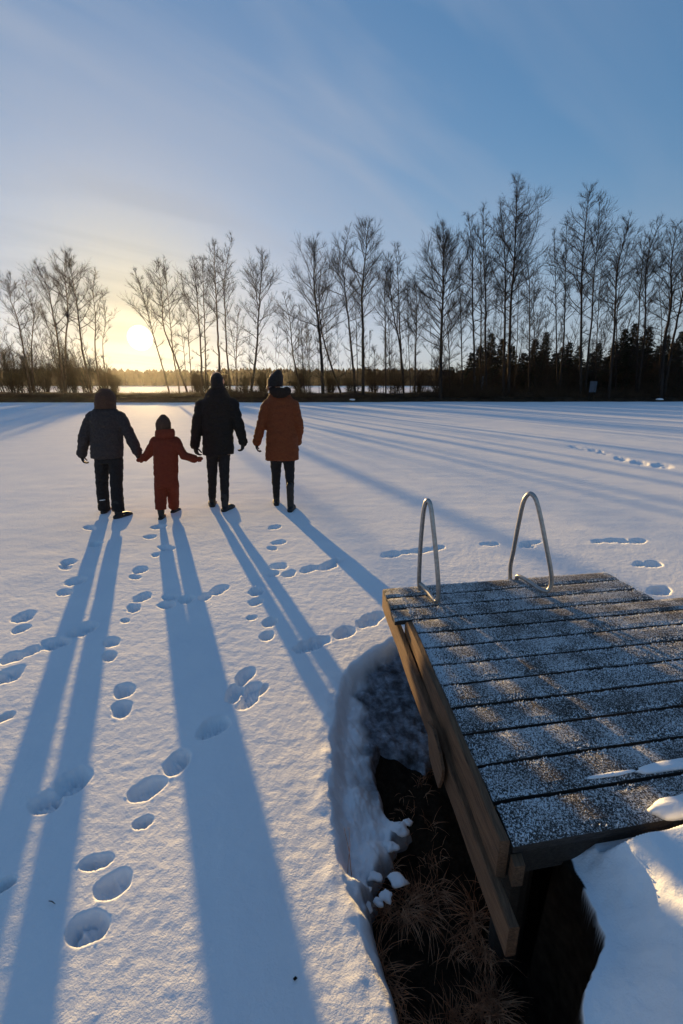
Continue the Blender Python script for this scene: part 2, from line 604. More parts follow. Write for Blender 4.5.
def build_snow():
    dense = np.linspace(-math.radians(57), math.radians(57), 900)
    back = np.linspace(math.radians(57), 2 * math.pi - math.radians(57), 90)[1:-1]
    ang = np.concatenate([dense, back])
    rad = [.0, .12, .25, .34, .42]
    r = .48
    while r < 9:
        rad.append(r)
        r *= 1.0047
    while r < 75:
        rad.append(r)
        r *= 1.013
    while r < 6000:
        rad.append(r)
        r *= 1.16
    rad = np.array(rad)
    na, nr = len(ang), len(rad)
    A, R = np.meshgrid(ang, rad)
    x = (R * np.sin(A)).ravel()
    y = (R * np.cos(A)).ravel()
    z, thin, soil_shade = snow_height(x, y)
    z[:na] = z[:na].mean()
    co = np.stack([x, y, z], 1)
    i = np.arange(nr - 1)[:, None] * na
    j = np.arange(na)[None, :]
    j2 = (j + 1) % na
    q = np.stack([i + j, i + na + j, i + na + j2, i + j2], -1).reshape(-1, 4)[:, ::-1]
    me = bpy.data.meshes.new('lake_snow')
    me.vertices.add(len(co))
    me.vertices.foreach_set('co', co.ravel())
    me.loops.add(q.size)
    me.loops.foreach_set('vertex_index', q.ravel().astype(np.int32))
    me.polygons.add(len(q))
    me.polygons.foreach_set('loop_start', np.arange(0, q.size, 4, dtype=np.int32))
    me.polygons.foreach_set('use_smooth', np.ones(len(q), bool))
    at = me.attributes.new('thin', 'FLOAT', 'POINT')
    at.data.foreach_set('value', thin.astype(np.float32))
    at = me.attributes.new('soil_shade', 'FLOAT', 'POINT')
    at.data.foreach_set('value', soil_shade.astype(np.float32))
    me.update(calc_edges=True)
    me.validate()
    me.materials.append(M['snow'])
    o = bpy.data.objects.new('lake_snow', me)
    COL.objects.link(o)
    tag(o, kind='structure')
    # check the winding
    n = me.polygons[len(me.polygons) // 3].normal
    if n.z < 0:
        me.flip_normals()
    return o


build_snow()

# bare earth in the hole (a sheet below the snow)
nx, ny = 120, 150
gx, gy = np.meshgrid(np.linspace(-.30, 1.2, nx), np.linspace(.15, 2.75, ny))
gz = -.185 + .028 * fbm(gx, gy, .16, 3) + .012 * fbm(gx, gy, .05, 2)
ev = np.stack([gx.ravel(), gy.ravel(), gz.ravel()], 1)
ef = [(j * nx + i, j * nx + i + 1, (j + 1) * nx + i + 1, (j + 1) * nx + i) for j in range(ny - 1) for i in range(nx - 1)]
tag(mesh_obj('earth', ev.tolist(), ef, M['earth'], smooth=True), kind='structure')

# dry grass in the hole
gm = MB()
tufts = []
for k in range(48):
    px, py = random.uniform(362, 500), random.uniform(885, 1075)
    tufts.append((on_z(px, py, -.17), random.uniform(.035, .105), random.randint(22, 46)))
for k in range(24):
    px, py = random.uniform(385, 440), random.uniform(700, 885)
    tufts.append((on_z(px, py, -.17), random.uniform(.03, .06), random.randint(5, 12)))
for c, L, n in tufts:
    lean = random.uniform(0, 6.28)
    for b in range(n):
        a = lean + random.gauss(0, 1.5)
        l = L * random.uniform(.6, 1.4)
        p = c + Vector((random.gauss(0, .014), random.gauss(0, .014), -.005))
        up = random.uniform(.06, .95)
        d = Vector((math.cos(a), math.sin(a), 0))
        pts = [p, p + d * l * .3 + Vector((0, 0, l * .45 * up)), p + d * l * .7 + Vector((0, 0, l * .55 * up)), p + d * l + Vector((0, 0, l * .38 * up))]
        gm.ring_tube(pts, [.0011, .0010, .0008, .0003], 3, cap=False)
tag(gm.build('dry_grass', M['grass']), kind='stuff', label='brown dry grass in the melted hole beside the dock')

# ------------------------------------------------------------------ the dock
DK = empty('dock', (.42, .83, 0))
tag(DK, 'frosted wooden swimming dock with two steel handrails in the snow', 'dock')
ORG = Vector((.42, .83, 0))


def L(p):
    return Vector(p) - ORG


SX = .0767          # the left edge runs this far in x per metre towards the camera
BS = .165           # the boards rise this far in y per metre to the right
TOP = .45


def left_x(y):      # fascia line
    return .421 - SX * (y - .829)


bv, bf = [], []
NB = 12
y_edges = [.823 + .1253 * k for k in range(NB + 1)]


def add_board(x0a, x0b, x1a, x1b, ya, yb, zt, seed, bend=0.0):
    """one plank as a subdivided slab: left end at x0a..x0b, right end at x1a..x1b (near, far edges)."""
    nxs, nys = 56, 5
    base = len(bv)
    rnd = random.Random(seed)
    tilt = rnd.uniform(-.003, .003)
    for side in (0, 1):
        for j in range(nys):
            v = j / (nys - 1)
            for i in range(nxs):
                u = i / (nxs - 1)
                xa = x0a + (x1a - x0a) * u
                xb = x0b + (x1b - x0b) * u
                x = xa + (xb - xa) * v
                yy = ya + (yb - ya) * v + BS * (x - .42)
                if j in (0, nys - 1):
                    yy += .0022 * mnoise.noise(Vector((x * 9, seed * 3.1 + v * 7, 0)))
                if i in (0, nxs - 1):
                    x += .004 * mnoise.noise(Vector((v * 5, seed * 2.7, i)))
                z = zt + tilt * (v - .5) + .0025 * mnoise.noise(Vector((x * 2, seed, v))) + bend * u
                if side == 0:
                    if j in (0, nys - 1):
                        z -= .005
                    if i in (0, nxs - 1):
                        z -= .003
                else:
                    z -= .028
                bv.append(L((x, yy, z)))
    o = nxs * nys
    for j in range(nys - 1):
        for i in range(nxs - 1):
            a = base + j * nxs + i
            bf.append((a, a + 1, a + nxs + 1, a + nxs))
            b = a + o
            bf.append((b, b + nxs, b + nxs + 1, b + 1))
    for i in range(nxs - 1):
        a = base + i
        bf.append((a, a + o, a + o + 1, a + 1))
        a = base + (nys - 1) * nxs + i
        bf.append((a, a + 1, a + o + 1, a + o))
    for j in range(nys - 1):
        a = base + j * nxs
        bf.append((a, a + nxs, a + nxs + o, a + o))
        a = base + j * nxs + nxs - 1
        bf.append((a, a + o, a + o + nxs, a + nxs))


for k in range(NB):
    ya, yb = y_edges[k] + .0058, y_edges[k + 1] - .0058
    xa, xb = left_x(ya) + .006, left_x(yb) + .006
    jit = random.uniform(-.004, .004)
    if k >= 9:                              # the far boards reach over the outer beam and stop short of the wide part
        xa, xb = xa - .077, xb - .077
        xr = 1.675 - .02 * (k - 9)
        add_board(xa + jit, xb + jit, xr + .02, xr, ya, yb, TOP, k)
    else:
        add_board(xa + jit, xb + jit, 3.4, 3.4, ya, yb, TOP, k)
bd = mesh_obj('deck_boards', bv, bf, M['frost_wood'], DK)

# frost crumbs lying on the boards
NF = 62000
fr = np.random.default_rng(3)
fy = fr.uniform(.826, 2.318, NF)
fx = .421 - SX * (fy - .829) + np.where(fr.random(NF) < .12, np.abs(fr.normal(0, .04, NF)), fr.uniform(0, 1.36, NF)) + .010
dens_ = .55 + 1.2 * fbm(fx, fy, .25, 3) - .25 * sstep(1.05, .85, fy)
keep = fr.random(NF) < np.clip(dens_, .12, 1)
gap = np.abs(((fy - .823) / .1253) % 1.0)
keep &= (gap > .065) & (gap < .935)
fx, fy = fx[keep], fy[keep]
NF = len(fx)
fyy = fy + BS * (fx - .42)
fsz = fr.uniform(.0010, .0026, NF) * (1 + .5 * (fr.random(NF) < .06))
ang_ = fr.uniform(0, 6.28, NF)
cv = np.empty((NF, 5, 3))
for q in range(4):
    rr_ = fsz * fr.uniform(.6, 1.3, NF)
    cv[:, q, 0] = fx + np.cos(ang_ + q * 1.571) * rr_
    cv[:, q, 1] = fyy + np.sin(ang_ + q * 1.571) * rr_
    cv[:, q, 2] = TOP - .0022
cv[:, 4, 0] = fx + fr.normal(0, .3, NF) * fsz
cv[:, 4, 1] = fyy + fr.normal(0, .3, NF) * fsz
cv[:, 4, 2] = TOP + .0012 + fsz * fr.uniform(.5, 1.5, NF)
cv -= np.array(ORG)
k5 = np.arange(NF)[:, None] * 5
cf = np.concatenate([k5 + np.array([[a, b, 4]]) for a, b in ((0, 1), (1, 2), (2, 3), (3, 0))], 0)
fme = bpy.data.meshes.new('frost_crumbs')
fme.vertices.add(NF * 5)
fme.vertices.foreach_set('co', cv.ravel())
fme.loops.add(cf.size)
fme.loops.foreach_set('vertex_index', cf.ravel().astype(np.int32))
fme.polygons.add(len(cf))
fme.polygons.foreach_set('loop_start', np.arange(0, cf.size, 3, dtype=np.int32))
fme.update(calc_edges=True)
fme.materials.append(M['frost'])
fo = bpy.data.objects.new('frost_crumbs', fme)
COL.objects.link(fo)
fo.parent = DK
tag(fo, kind='stuff')


def plank(name, p0, p1, z0, z1, thick, mat, n=26, seed=0.0, chip=None, parent=DK):
    """upright board between two ground points; z0/z1: (bottom, top) at each end; thickness goes to the right (+x)."""
    p0, p1 = Vector(p0), Vector(p1)
    d = (p1 - p0).normalized()
    nrm = Vector((-d.y, d.x, 0))
    if nrm.x < 0:
        nrm = -nrm
    v, f = [], []
    for i in range(n):
        u = i / (n - 1)
        c = p0.lerp(p1, u)
        zb = z0[0] + (z1[0] - z0[0]) * u
        zt = z0[1] + (z1[1] - z0[1]) * u
        w = .0035 * mnoise.noise(Vector((u * 6, seed, 1)))
        zb += .006 * mnoise.noise(Vector((u * 9, seed, 3)))
        zt += .004 * mnoise.noise(Vector((u * 9, seed, 5)))
        if chip:
            zb, zt = chip(u, zb, zt)
        ring = [(0, zb + .003), (0, (zb + zt) / 2), (0, zt - .003), (.003, zt), (thick - .003, zt), (thick, zt - .003), (thick, zb + .003), (thick - .003, zb), (.003, zb)]
        for (t, z) in ring:
            q = c + nrm * (t + w)
            v.append(L((q.x, q.y, z)))
    m = 9
    for i in range(n - 1):
        for k in range(m):
            k2 = (k + 1) % m
            f.append((i * m + k, (i + 1) * m + k, (i + 1) * m + k2, i * m + k2))
    f.append(tuple(range(m)))
    f.append(tuple((n - 1) * m + k for k in reversed(range(m))))
    return mesh_obj(name, v, f, mat, parent)


def edge_pt(y, off):
    return Vector((left_x(y) + off, y, 0))


plank('edge_board', edge_pt(1.925, -.026), edge_pt(.829, -.026), (.345, .468), (.335, .462), .026, M['wood'], seed=1.3,
      chip=lambda u, b, t: (b + max(0, .05 - u) * .6, t - max(0, .02 - u) * 1.5))
plank('outer_beam', edge_pt(2.335, -.067), edge_pt(.722, -.038), (.305, .4195), (.238, .336), .026, M['wood'], n=40, seed=4.1)
# a splintered plank end hanging below the beam
def on_side(px, py, off):
    d = ray(px, py)
    k = (.421 + SX * .829 + off) / (d.x + SX * d.y)
    return Vector((0, 0, CH)) + d * k


sp_ = MB()
sp_.prism([L(on_side(px, py, -.069)) for px, py in ((427, 722), (428, 740), (429, 755), (432, 768), (435, 778), (438, 788), (441, 779), (442, 770), (439, 752), (433, 730))], (.010, 0, 0))
sp_.build('splintered_plank', M['wood'], DK)
plank('joist_or_sun_skirt', edge_pt(2.2, .35), edge_pt(.90, .35), (.30, .418), (.30, .418), .045, M['wood_dark'], seed=2.0)
plank('joist_or_sun_skirt', edge_pt(2.2, .80), edge_pt(.98, .80), (.30, .418), (.30, .418), .045, M['wood_dark'], seed=3.0)
plank('joist_or_sun_skirt', edge_pt(2.2, .14), edge_pt(.98, .14), (-.25, .333), (-.25, .333), .03, M['wood_dark'], seed=6.0)  # not a joist: skirt board added to keep low sun from under the deck
ne = MB()
y_n = .838
poly = [L((left_x(y_n) + .004, y_n, .335)), L((left_x(y_n) + .004, y_n, .418)), L((3.3, y_n + BS * 2.88, .418)), L((3.3, y_n + BS * 2.88, .335))]
ne.prism(poly, (0.004, .03, 0))
ne.build('end_board', M['wood_dark'], DK)
far_sun_stop = MB()  # far board, added to stop sunlight coming in beneath the boards
y_f = 2.28
far_sun_stop.prism([L((left_x(y_f) - .02, y_f, .27)), L((left_x(y_f) - .02, y_f, .418)), L((1.66, y_f + BS * 1.24, .418)), L((1.66, y_f + BS * 1.24, .27))], (.004, .03, 0))
far_sun_stop.build('end_board', M['wood_dark'], DK)
bk = MB()
bk.prism([L((.424, .80, .425 - .075)), L((.452, .803, .35)), L((.452, .803, .418)), L((.424, .80, .418))], (.002, .030, 0))
bk.build('corner_block', M['wood'], DK)
for (x, y, zt) in ((.52, .98, .33), (.45, 2.15, .33), (1.45, 2.30, .418), (1.5, 1.3, .418)):
    ps = MB()
    ps.ring_tube([L((x, y, -.35)), L((x, y, 0)), L((x, y, zt))], [.05, .048, .046], 12)
    ps.build('post', M['wood_dark'], DK)

# handrails: bent steel tube, closed loops standing on the far boards


def smooth_path(pts, n):
    """Catmull-Rom through the points."""
    out = []
    P = [Vector(p) for p in pts]
    for i in range(len(P) - 1):
        a = P[max(i - 1, 0)]
        b, c = P[i], P[i + 1]
        d = P[min(i + 2, len(P) - 1)]
        for k in range(n):
            t = k / n
            out.append(.5 * ((2 * b) + (c - a) * t + (2 * a - 5 * b + 4 * c - d) * t * t + (3 * b - a - 3 * c + d) * t ** 3))
    out.append(P[-1])
    return out


def rail(px_pts, y_far, y_near):
    """px path of the tube; ys go from far foot to near foot."""
    pts = []
    for (px, py, s) in px_pts:
        y = y_far + (y_near - y_far) * s
        pts.append(L(on_y(px, py, y)))
    m = MB()
    sp = smooth_path(pts, 7)
    m.ring_tube(sp, [.0118] * len(sp), 14, round_ends=True)
    o = m.build('handrail', M['steel'], DK, smooth=True)
    return o


rail([(421, 599, .02), (419.3, 585, .0), (419.2, 575, .02), (420.3, 550, .14), (422.2, 525, .28), (424.2, 508, .40), (427.3, 500.5, .5), (430.6, 506, .60), (433, 525, .72), (435.6, 550, .85), (437.9, 578, .97), (438.4, 595, 1.0),
      (436.8, 601.5, .98), (433.2, 599, .80), (428, 592, .45), (423, 586, .16), (420.2, 584, .04)], 2.275, 2.075)
rail([(510.2, 592, .02), (510.2, 577, .0), (510.6, 565, .02), (513.6, 550, .12), (518.3, 525, .27), (523.2, 503, .40), (527.5, 495, .46), (531.5, 494, .53), (536, 500, .62), (540.5, 517, .72), (546, 545, .86), (550.7, 570, .97), (551.4, 583, 1.0),
      (548, 590.5, 1.0), (541.5, 590, .94), (533, 584.5, .68), (524, 578.5, .36), (518, 576.3, .14), (516.5, 579.5, .09)], 2.42, 2.205)
# snow left lying on the boards


def snow_lump(px, py, lx, ly, h, rz, seed, label):
    c = on_z(px, py, TOP)
    root_v, root_f = [], []
    n, m = 40, 10
    R = Matrix.Rotation(rz, 3, 'Z')
    root_v.append(Vector((0, 0, h)))
    for j in range(1, m + 1):
        t = j / m
        for i in range(n):
            a = 2 * math.pi * i / n
            w = 1 + .22 * mnoise.noise(Vector((math.cos(a) * 2, math.sin(a) * 2, seed)))
            p = Vector((math.cos(a) * lx * t * w, math.sin(a) * ly * t * w, 0))
            p.z = h * max(0, 1 - t ** 3.2) ** .5 + .25 * h * mnoise.noise(Vector((p.x * 14, p.y * 14, seed))) * (1 - t) - .002
            root_v.append(R @ p)
    for i in range(n):
        root_f.append((0, 1 + i, 1 + (i + 1) % n))
    for j in range(m - 1):
        for i in range(n):
            a = 1 + j * n + i
            b = 1 + j * n + (i + 1) % n
            root_f.append((a, a + n, b + n, b))
    root_f.append(tuple(reversed([1 + (m - 1) * n + i for i in range(n)])))
    o = mesh_obj('snow_lump', root_v, root_f, M['snow_clean'], smooth=True)
    o.location = c
    return tag(o, label, 'snow lump', 'snow lumps left on the dock')


snow_lump(690, 806, .125, .032, .022, .16, 2.0, 'thick rounded snow lump on the nearest board of the dock')
snow_lump(680, 764, .16, .018, .010, .17, 5.0, 'long thin streak of snow on the second board of the dock')
snow_lump(612, 774, .085, .007, .005, .17, 7.0, 'faint narrow sliver of snow left of the long snow streak')

for i, (px, py, r_) in enumerate(((401, 829, .030), (391, 846, .022), (398, 880, .026), (386, 896, .020), (350, 892, .028), (363, 907, .024), (374, 876, .020), (407, 822, .016), (378, 902, .014), (366, 890, .015))):
    m = MB()
    m.ball((0, 0, 0), r_ * .92, 1.35, .95, .6, 16)
    for v in m.v:
        v *= 1 + .75 * mnoise.noise(v / r_ * 1.1 + Vector((i * 7.3, 0, 0))) + .16 * mnoise.noise(v / r_ * 3.1 + Vector((i, 5, 0)))
    o = m.build('snow_chunk', M['snow_clean'], smooth=True)
    o.location = on_z(px, py, -.105)
    tag(o, 'broken lump of snow at the edge of the melted hole beside the dock', 'snow lump', 'broken snow lumps in the melted hole')

# two dry stalks bending out of the snow edge, a twig and a leaf on the snow
st = MB()
b0 = on_z(352, 880, -.05)
st.ring_tube([b0, on_y(349, 850, b0.y + .03), on_y(344, 828, b0.y + .05)], [.0014, .0011, .0006], 5)
st.ring_tube([b0 + Vector((-.015, 0, 0)), on_y(348, 865, b0.y + .01), on_y(350, 845, b0.y + .04), on_y(349, 828, b0.y + .06)], [.0013, .001, .0008, .0005], 5)
tag(st.build('dry_stalk', M['grass']), 'thin dry grass stalks rising from the snow rim of the melted hole', 'stalk')
tw = MB()
c = on_z(52, 902, .004)
tw.ring_tube([c + Vector((-.012, .003, 0)), c + Vector((0, 0, .003)), c + Vector((.014, -.006, .001))], [.0012, .0015, .0007], 6)
tw.build('twig', M['bark'])
tag(bpy.data.objects['twig'], 'tiny dark twig lying on the snow between shoe prints', 'twig')
lf = MB()
c = on_z(295, 979, .004)
lf.prism([c + Vector((-.006, 0, 0)), c + Vector((0, -.005, .002)), c + Vector((.007, .001, .001)), c + Vector((.001, .005, .002))], (0, 0, .0012))
tag(lf.build('leaf', M['bark']), 'small dark leaf lying in the blue shadow of the child', 'leaf')

# ------------------------------------------------------------------ the far shore
bx = np.linspace(-150, 150, 420)
prof = [(0, -.03), (.4, .22), (1.2, .50), (3.0, .80), (7, .88), (11, .75), (14, .35), (15.5, -.04)]
bvx, bfx = [], []
for i, x in enumerate(bx):
    y0 = 48.2 + 1.0 * math.sin(x * .07) + 1.2 * mnoise.noise(Vector((x * .12, 2, 0))) + .7 * mnoise.noise(Vector((x * .6, 2, 0))) + .022 * x
    for (d, z) in prof:
        h = z * (1 + .35 * mnoise.noise(Vector((x * .25, d * .4, 5)))) if z > 0 else z
        bvx.append((x, y0 + d, h))
npf = len(prof)
for i in range(len(bx) - 1):
    for j in range(npf - 1):
        a = i * npf + j
        bfx.append((a, a + npf, a + npf + 1, a + 1))
bank = mesh_obj('bank_ground', bvx, bfx, M['bank'], smooth=True)
bank.data.flip_normals() if bank.data.polygons[100].normal.z < 0 else None
tag(bank, kind='structure')


def bank_y0(x):
    return 48.2 + 1.0 * math.sin(x * .07) + 1.2 * mnoise.noise(Vector((x * .12, 2, 0))) + .7 * mnoise.noise(Vector((x * .6, 2, 0))) + .022 * x


# low leafless brush all along the bank: one mass
br = MB()
for k in range(13000):
    x = random.uniform(-70, 75)
    right = 1.0 if x > -9 else .9
    if x > 8 and random.random() < .35:
        right = 2.6
    gap = -27 < x < -18.5
    y = bank_y0(x) + random.uniform(.5, 9)
    hh = random.uniform(.15, .75) * right * (.75 if gap else 1) * (.6 + .9 * abs(mnoise.noise(Vector((x * .35, 7, 0)))) * 2)
    p = Vector((x, y, .5))
    for q in range(random.randint(5, 8)):
        a = random.uniform(0, 6.28)
        e = Vector((math.cos(a) * hh * random.uniform(.2, .9), math.sin(a) * hh * .6, hh * random.uniform(.5, 1.25)))
        br.spike(p + Vector((random.gauss(0, .2), random.gauss(0, .2), 0)), p + e, random.uniform(.012, .035))
tag(br.build('undergrowth', M['brush']), kind='stuff', label='low dark leafless brush along the far shore')


for i, (bx_, bt_, by_, bw_) in enumerate(((13, 352, 57, 15), (38, 350, 58, 15), (68, 348, 57, 15), (97, 358, 58, 14), (112, 370, 58, 9), (195, 368, 57, 9), (222, 370, 58, 10), (262, 370, 57, 12), (299, 366, 57, 12), (330, 368, 58, 13),
                                                  (374, 362, 57, 14), (396, 360, 58, 14), (440, 360, 58, 16), (485, 358, 57, 16), (512, 362, 58, 15), (545, 360, 58, 16), (575, 360, 57, 15), (612, 358, 58, 16), (645, 355, 57, 16), (672, 352, 57, 16))):
    MORE_BUSH = globals().setdefault('MORE_BUSH', [])
    MORE_BUSH.append((bx_, bt_, by_, bw_, 40 + i))


def twig_fan(m, p, d, length, r, rng, n, spread, lvl):
    """twigs leaving a branch."""
    for q in range(n):
        t = rng.uniform(.25, 1.0)
        b = p + d * length * t
        v = (d.normalized() + Vector((rng.gauss(0, spread), rng.gauss(0, spread), rng.gauss(.18, spread)))).normalized()
        m.spike(b, b + v * length * rng.uniform(.35, .75), r)


def make_tree(path_px, Y, label, r0=.16, crown=2.6, start=.40, dens=1.0, group='bare trees along the far shore', up=.95, mat='bark', seed=1, fork=None, weep=0.0, name='bare_tree'):
    rng = random.Random(seed)
    pts = [on_y(px, py, Y) for px, py in path_px]
    b = pts[0].copy()
    d0 = (pts[1] - pts[0])
    gz = .7
    if b.z > gz:
        b = b + d0 * ((gz - b.z) / max(d0.z, .2)) * .8
        b.z = gz - .5
        pts = [b] + pts
    else:
        pts[0].z = gz - .5
    for p in pts[1:]:
        p.y += rng.gauss(0, .25)
    base = pts[0].copy()
    root = empty(name, base)
    tag(root, label, 'tree', group)
    pts = [p - base for p in pts]
    sp = smooth_path(pts, 6)
    n = len(sp)
    Ht = sp[-1].z
    tm = MB()
    rad = [max(.016, r0 * (1 - .93 * (p.z / Ht)) ** .9 + (.35 * r0 if i == 0 else 0)) for i, p in enumerate(sp)]
    tm.ring_tube([p + Vector((rng.gauss(0, .02), rng.gauss(0, .02), 0)) for p in sp], rad, 7)
    tm.build('trunk', M[mat], root, smooth=True)
    cm = MB()

    def at(t):
        z = t * Ht
        for i in range(n - 1):
            if sp[i].z <= z <= sp[i + 1].z:
                u = (z - sp[i].z) / max(sp[i + 1].z - sp[i].z, 1e-6)
                return sp[i].lerp(sp[i + 1], u), rad[i] + (rad[i + 1] - rad[i]) * u
        return sp[-1], rad[-1]

    axes = [(at, start, 1.0)]
    nl = int(max(10, Ht * 2.4) * dens)
    crown *= 1.42
    ga = rng.uniform(0, 6.28)
    for i in range(nl):
        t = start + (1 - start) * ((i + rng.random()) / nl) ** .85
        if rng.random() < .16:
            t = rng.uniform(start * .35, start)
        p, r = at(min(t, .995))
        ga += 2.4 + rng.gauss(0, .5)
        s = (t - start) / (1 - start)
        prof_ = (.45 + .75 * math.sin(min(max(s, 0) * 1.15 + .35, 1.35) * 2.05)) if s > 0 else .35
        ln = crown * max(.22, prof_) * rng.uniform(.55, 1.1) * (1 - .72 * max(s, 0) ** 2.5)
        el = up * rng.uniform(.25, .95) + .38 * max(s, 0)
        d = Vector((math.cos(ga) * math.cos(el), math.sin(ga) * math.cos(el), math.sin(el)))
        rl = min(r * .42, .038) + .006
        q, path, rr = p.copy(), [p.copy()], [rl]
        ns = 5
        for k in range(ns):
            d = (d + Vector((rng.gauss(0, .13), rng.gauss(0, .13), (.05 - weep * .25 * k / ns) + rng.gauss(0, .08)))).normalized()
            q = q + d * ln / ns
            path.append(q.copy())
            rr.append(rl * (1 - (k + 1) / ns) + .006)
        cm.ring_tube(path, rr, 4, cap=False)
        nsub = max(4, int(4.2 * ln * (1 + .3 * dens)))
        for j in range(nsub):
            u = rng.uniform(.22, 1.0) * ns
            k = min(int(u), ns - 1)
            bp = path[k].lerp(path[k + 1], u - k)
            dd = (path[k + 1] - path[k]).normalized()
            sd = (dd + Vector((rng.gauss(0, .55), rng.gauss(0, .55), rng.gauss(.22 - weep, .4)))).normalized()
            sl = ln * rng.uniform(.18, .42) + .12
            mid = bp + sd * sl * .5
            sd2 = (sd + Vector((rng.gauss(0, .2), rng.gauss(0, .2), .15 - weep * .7))).normalized()
            end = mid + sd2 * sl * .5
            cm.ring_tube([bp, mid, end], [.0085, .0065, .0035], 3, cap=False)
            twig_fan(cm, bp, end - bp, 1.0, .0062, rng, max(3, int((6 + 3 * rng.random()) * dens)), .42, 2) if False else None
            for w in range(max(4, int(9 * dens))):
                tt = rng.uniform(.2, 1)
                wb = bp.lerp(mid, tt * 2) if tt < .5 else mid.lerp(end, tt * 2 - 1)
                v = (sd + Vector((rng.gauss(0, .6), rng.gauss(0, .6), rng.gauss(.2 - weep, .5)))).normalized()
                cm.spike(wb, wb + v * rng.uniform(.2, .62) * (.6 + .16 * crown), .0056)
    # leader twigs
    for j in range(int(26 * dens)):
        p, r = at(rng.uniform(.86, 1.0))
        v = Vector((rng.gauss(0, .45), rng.gauss(0, .45), 1)).normalized()
        cm.spike(p, p + v * rng.uniform(.25, .6), .007)
    cm.build('crown', M['twig'], root)
    return root


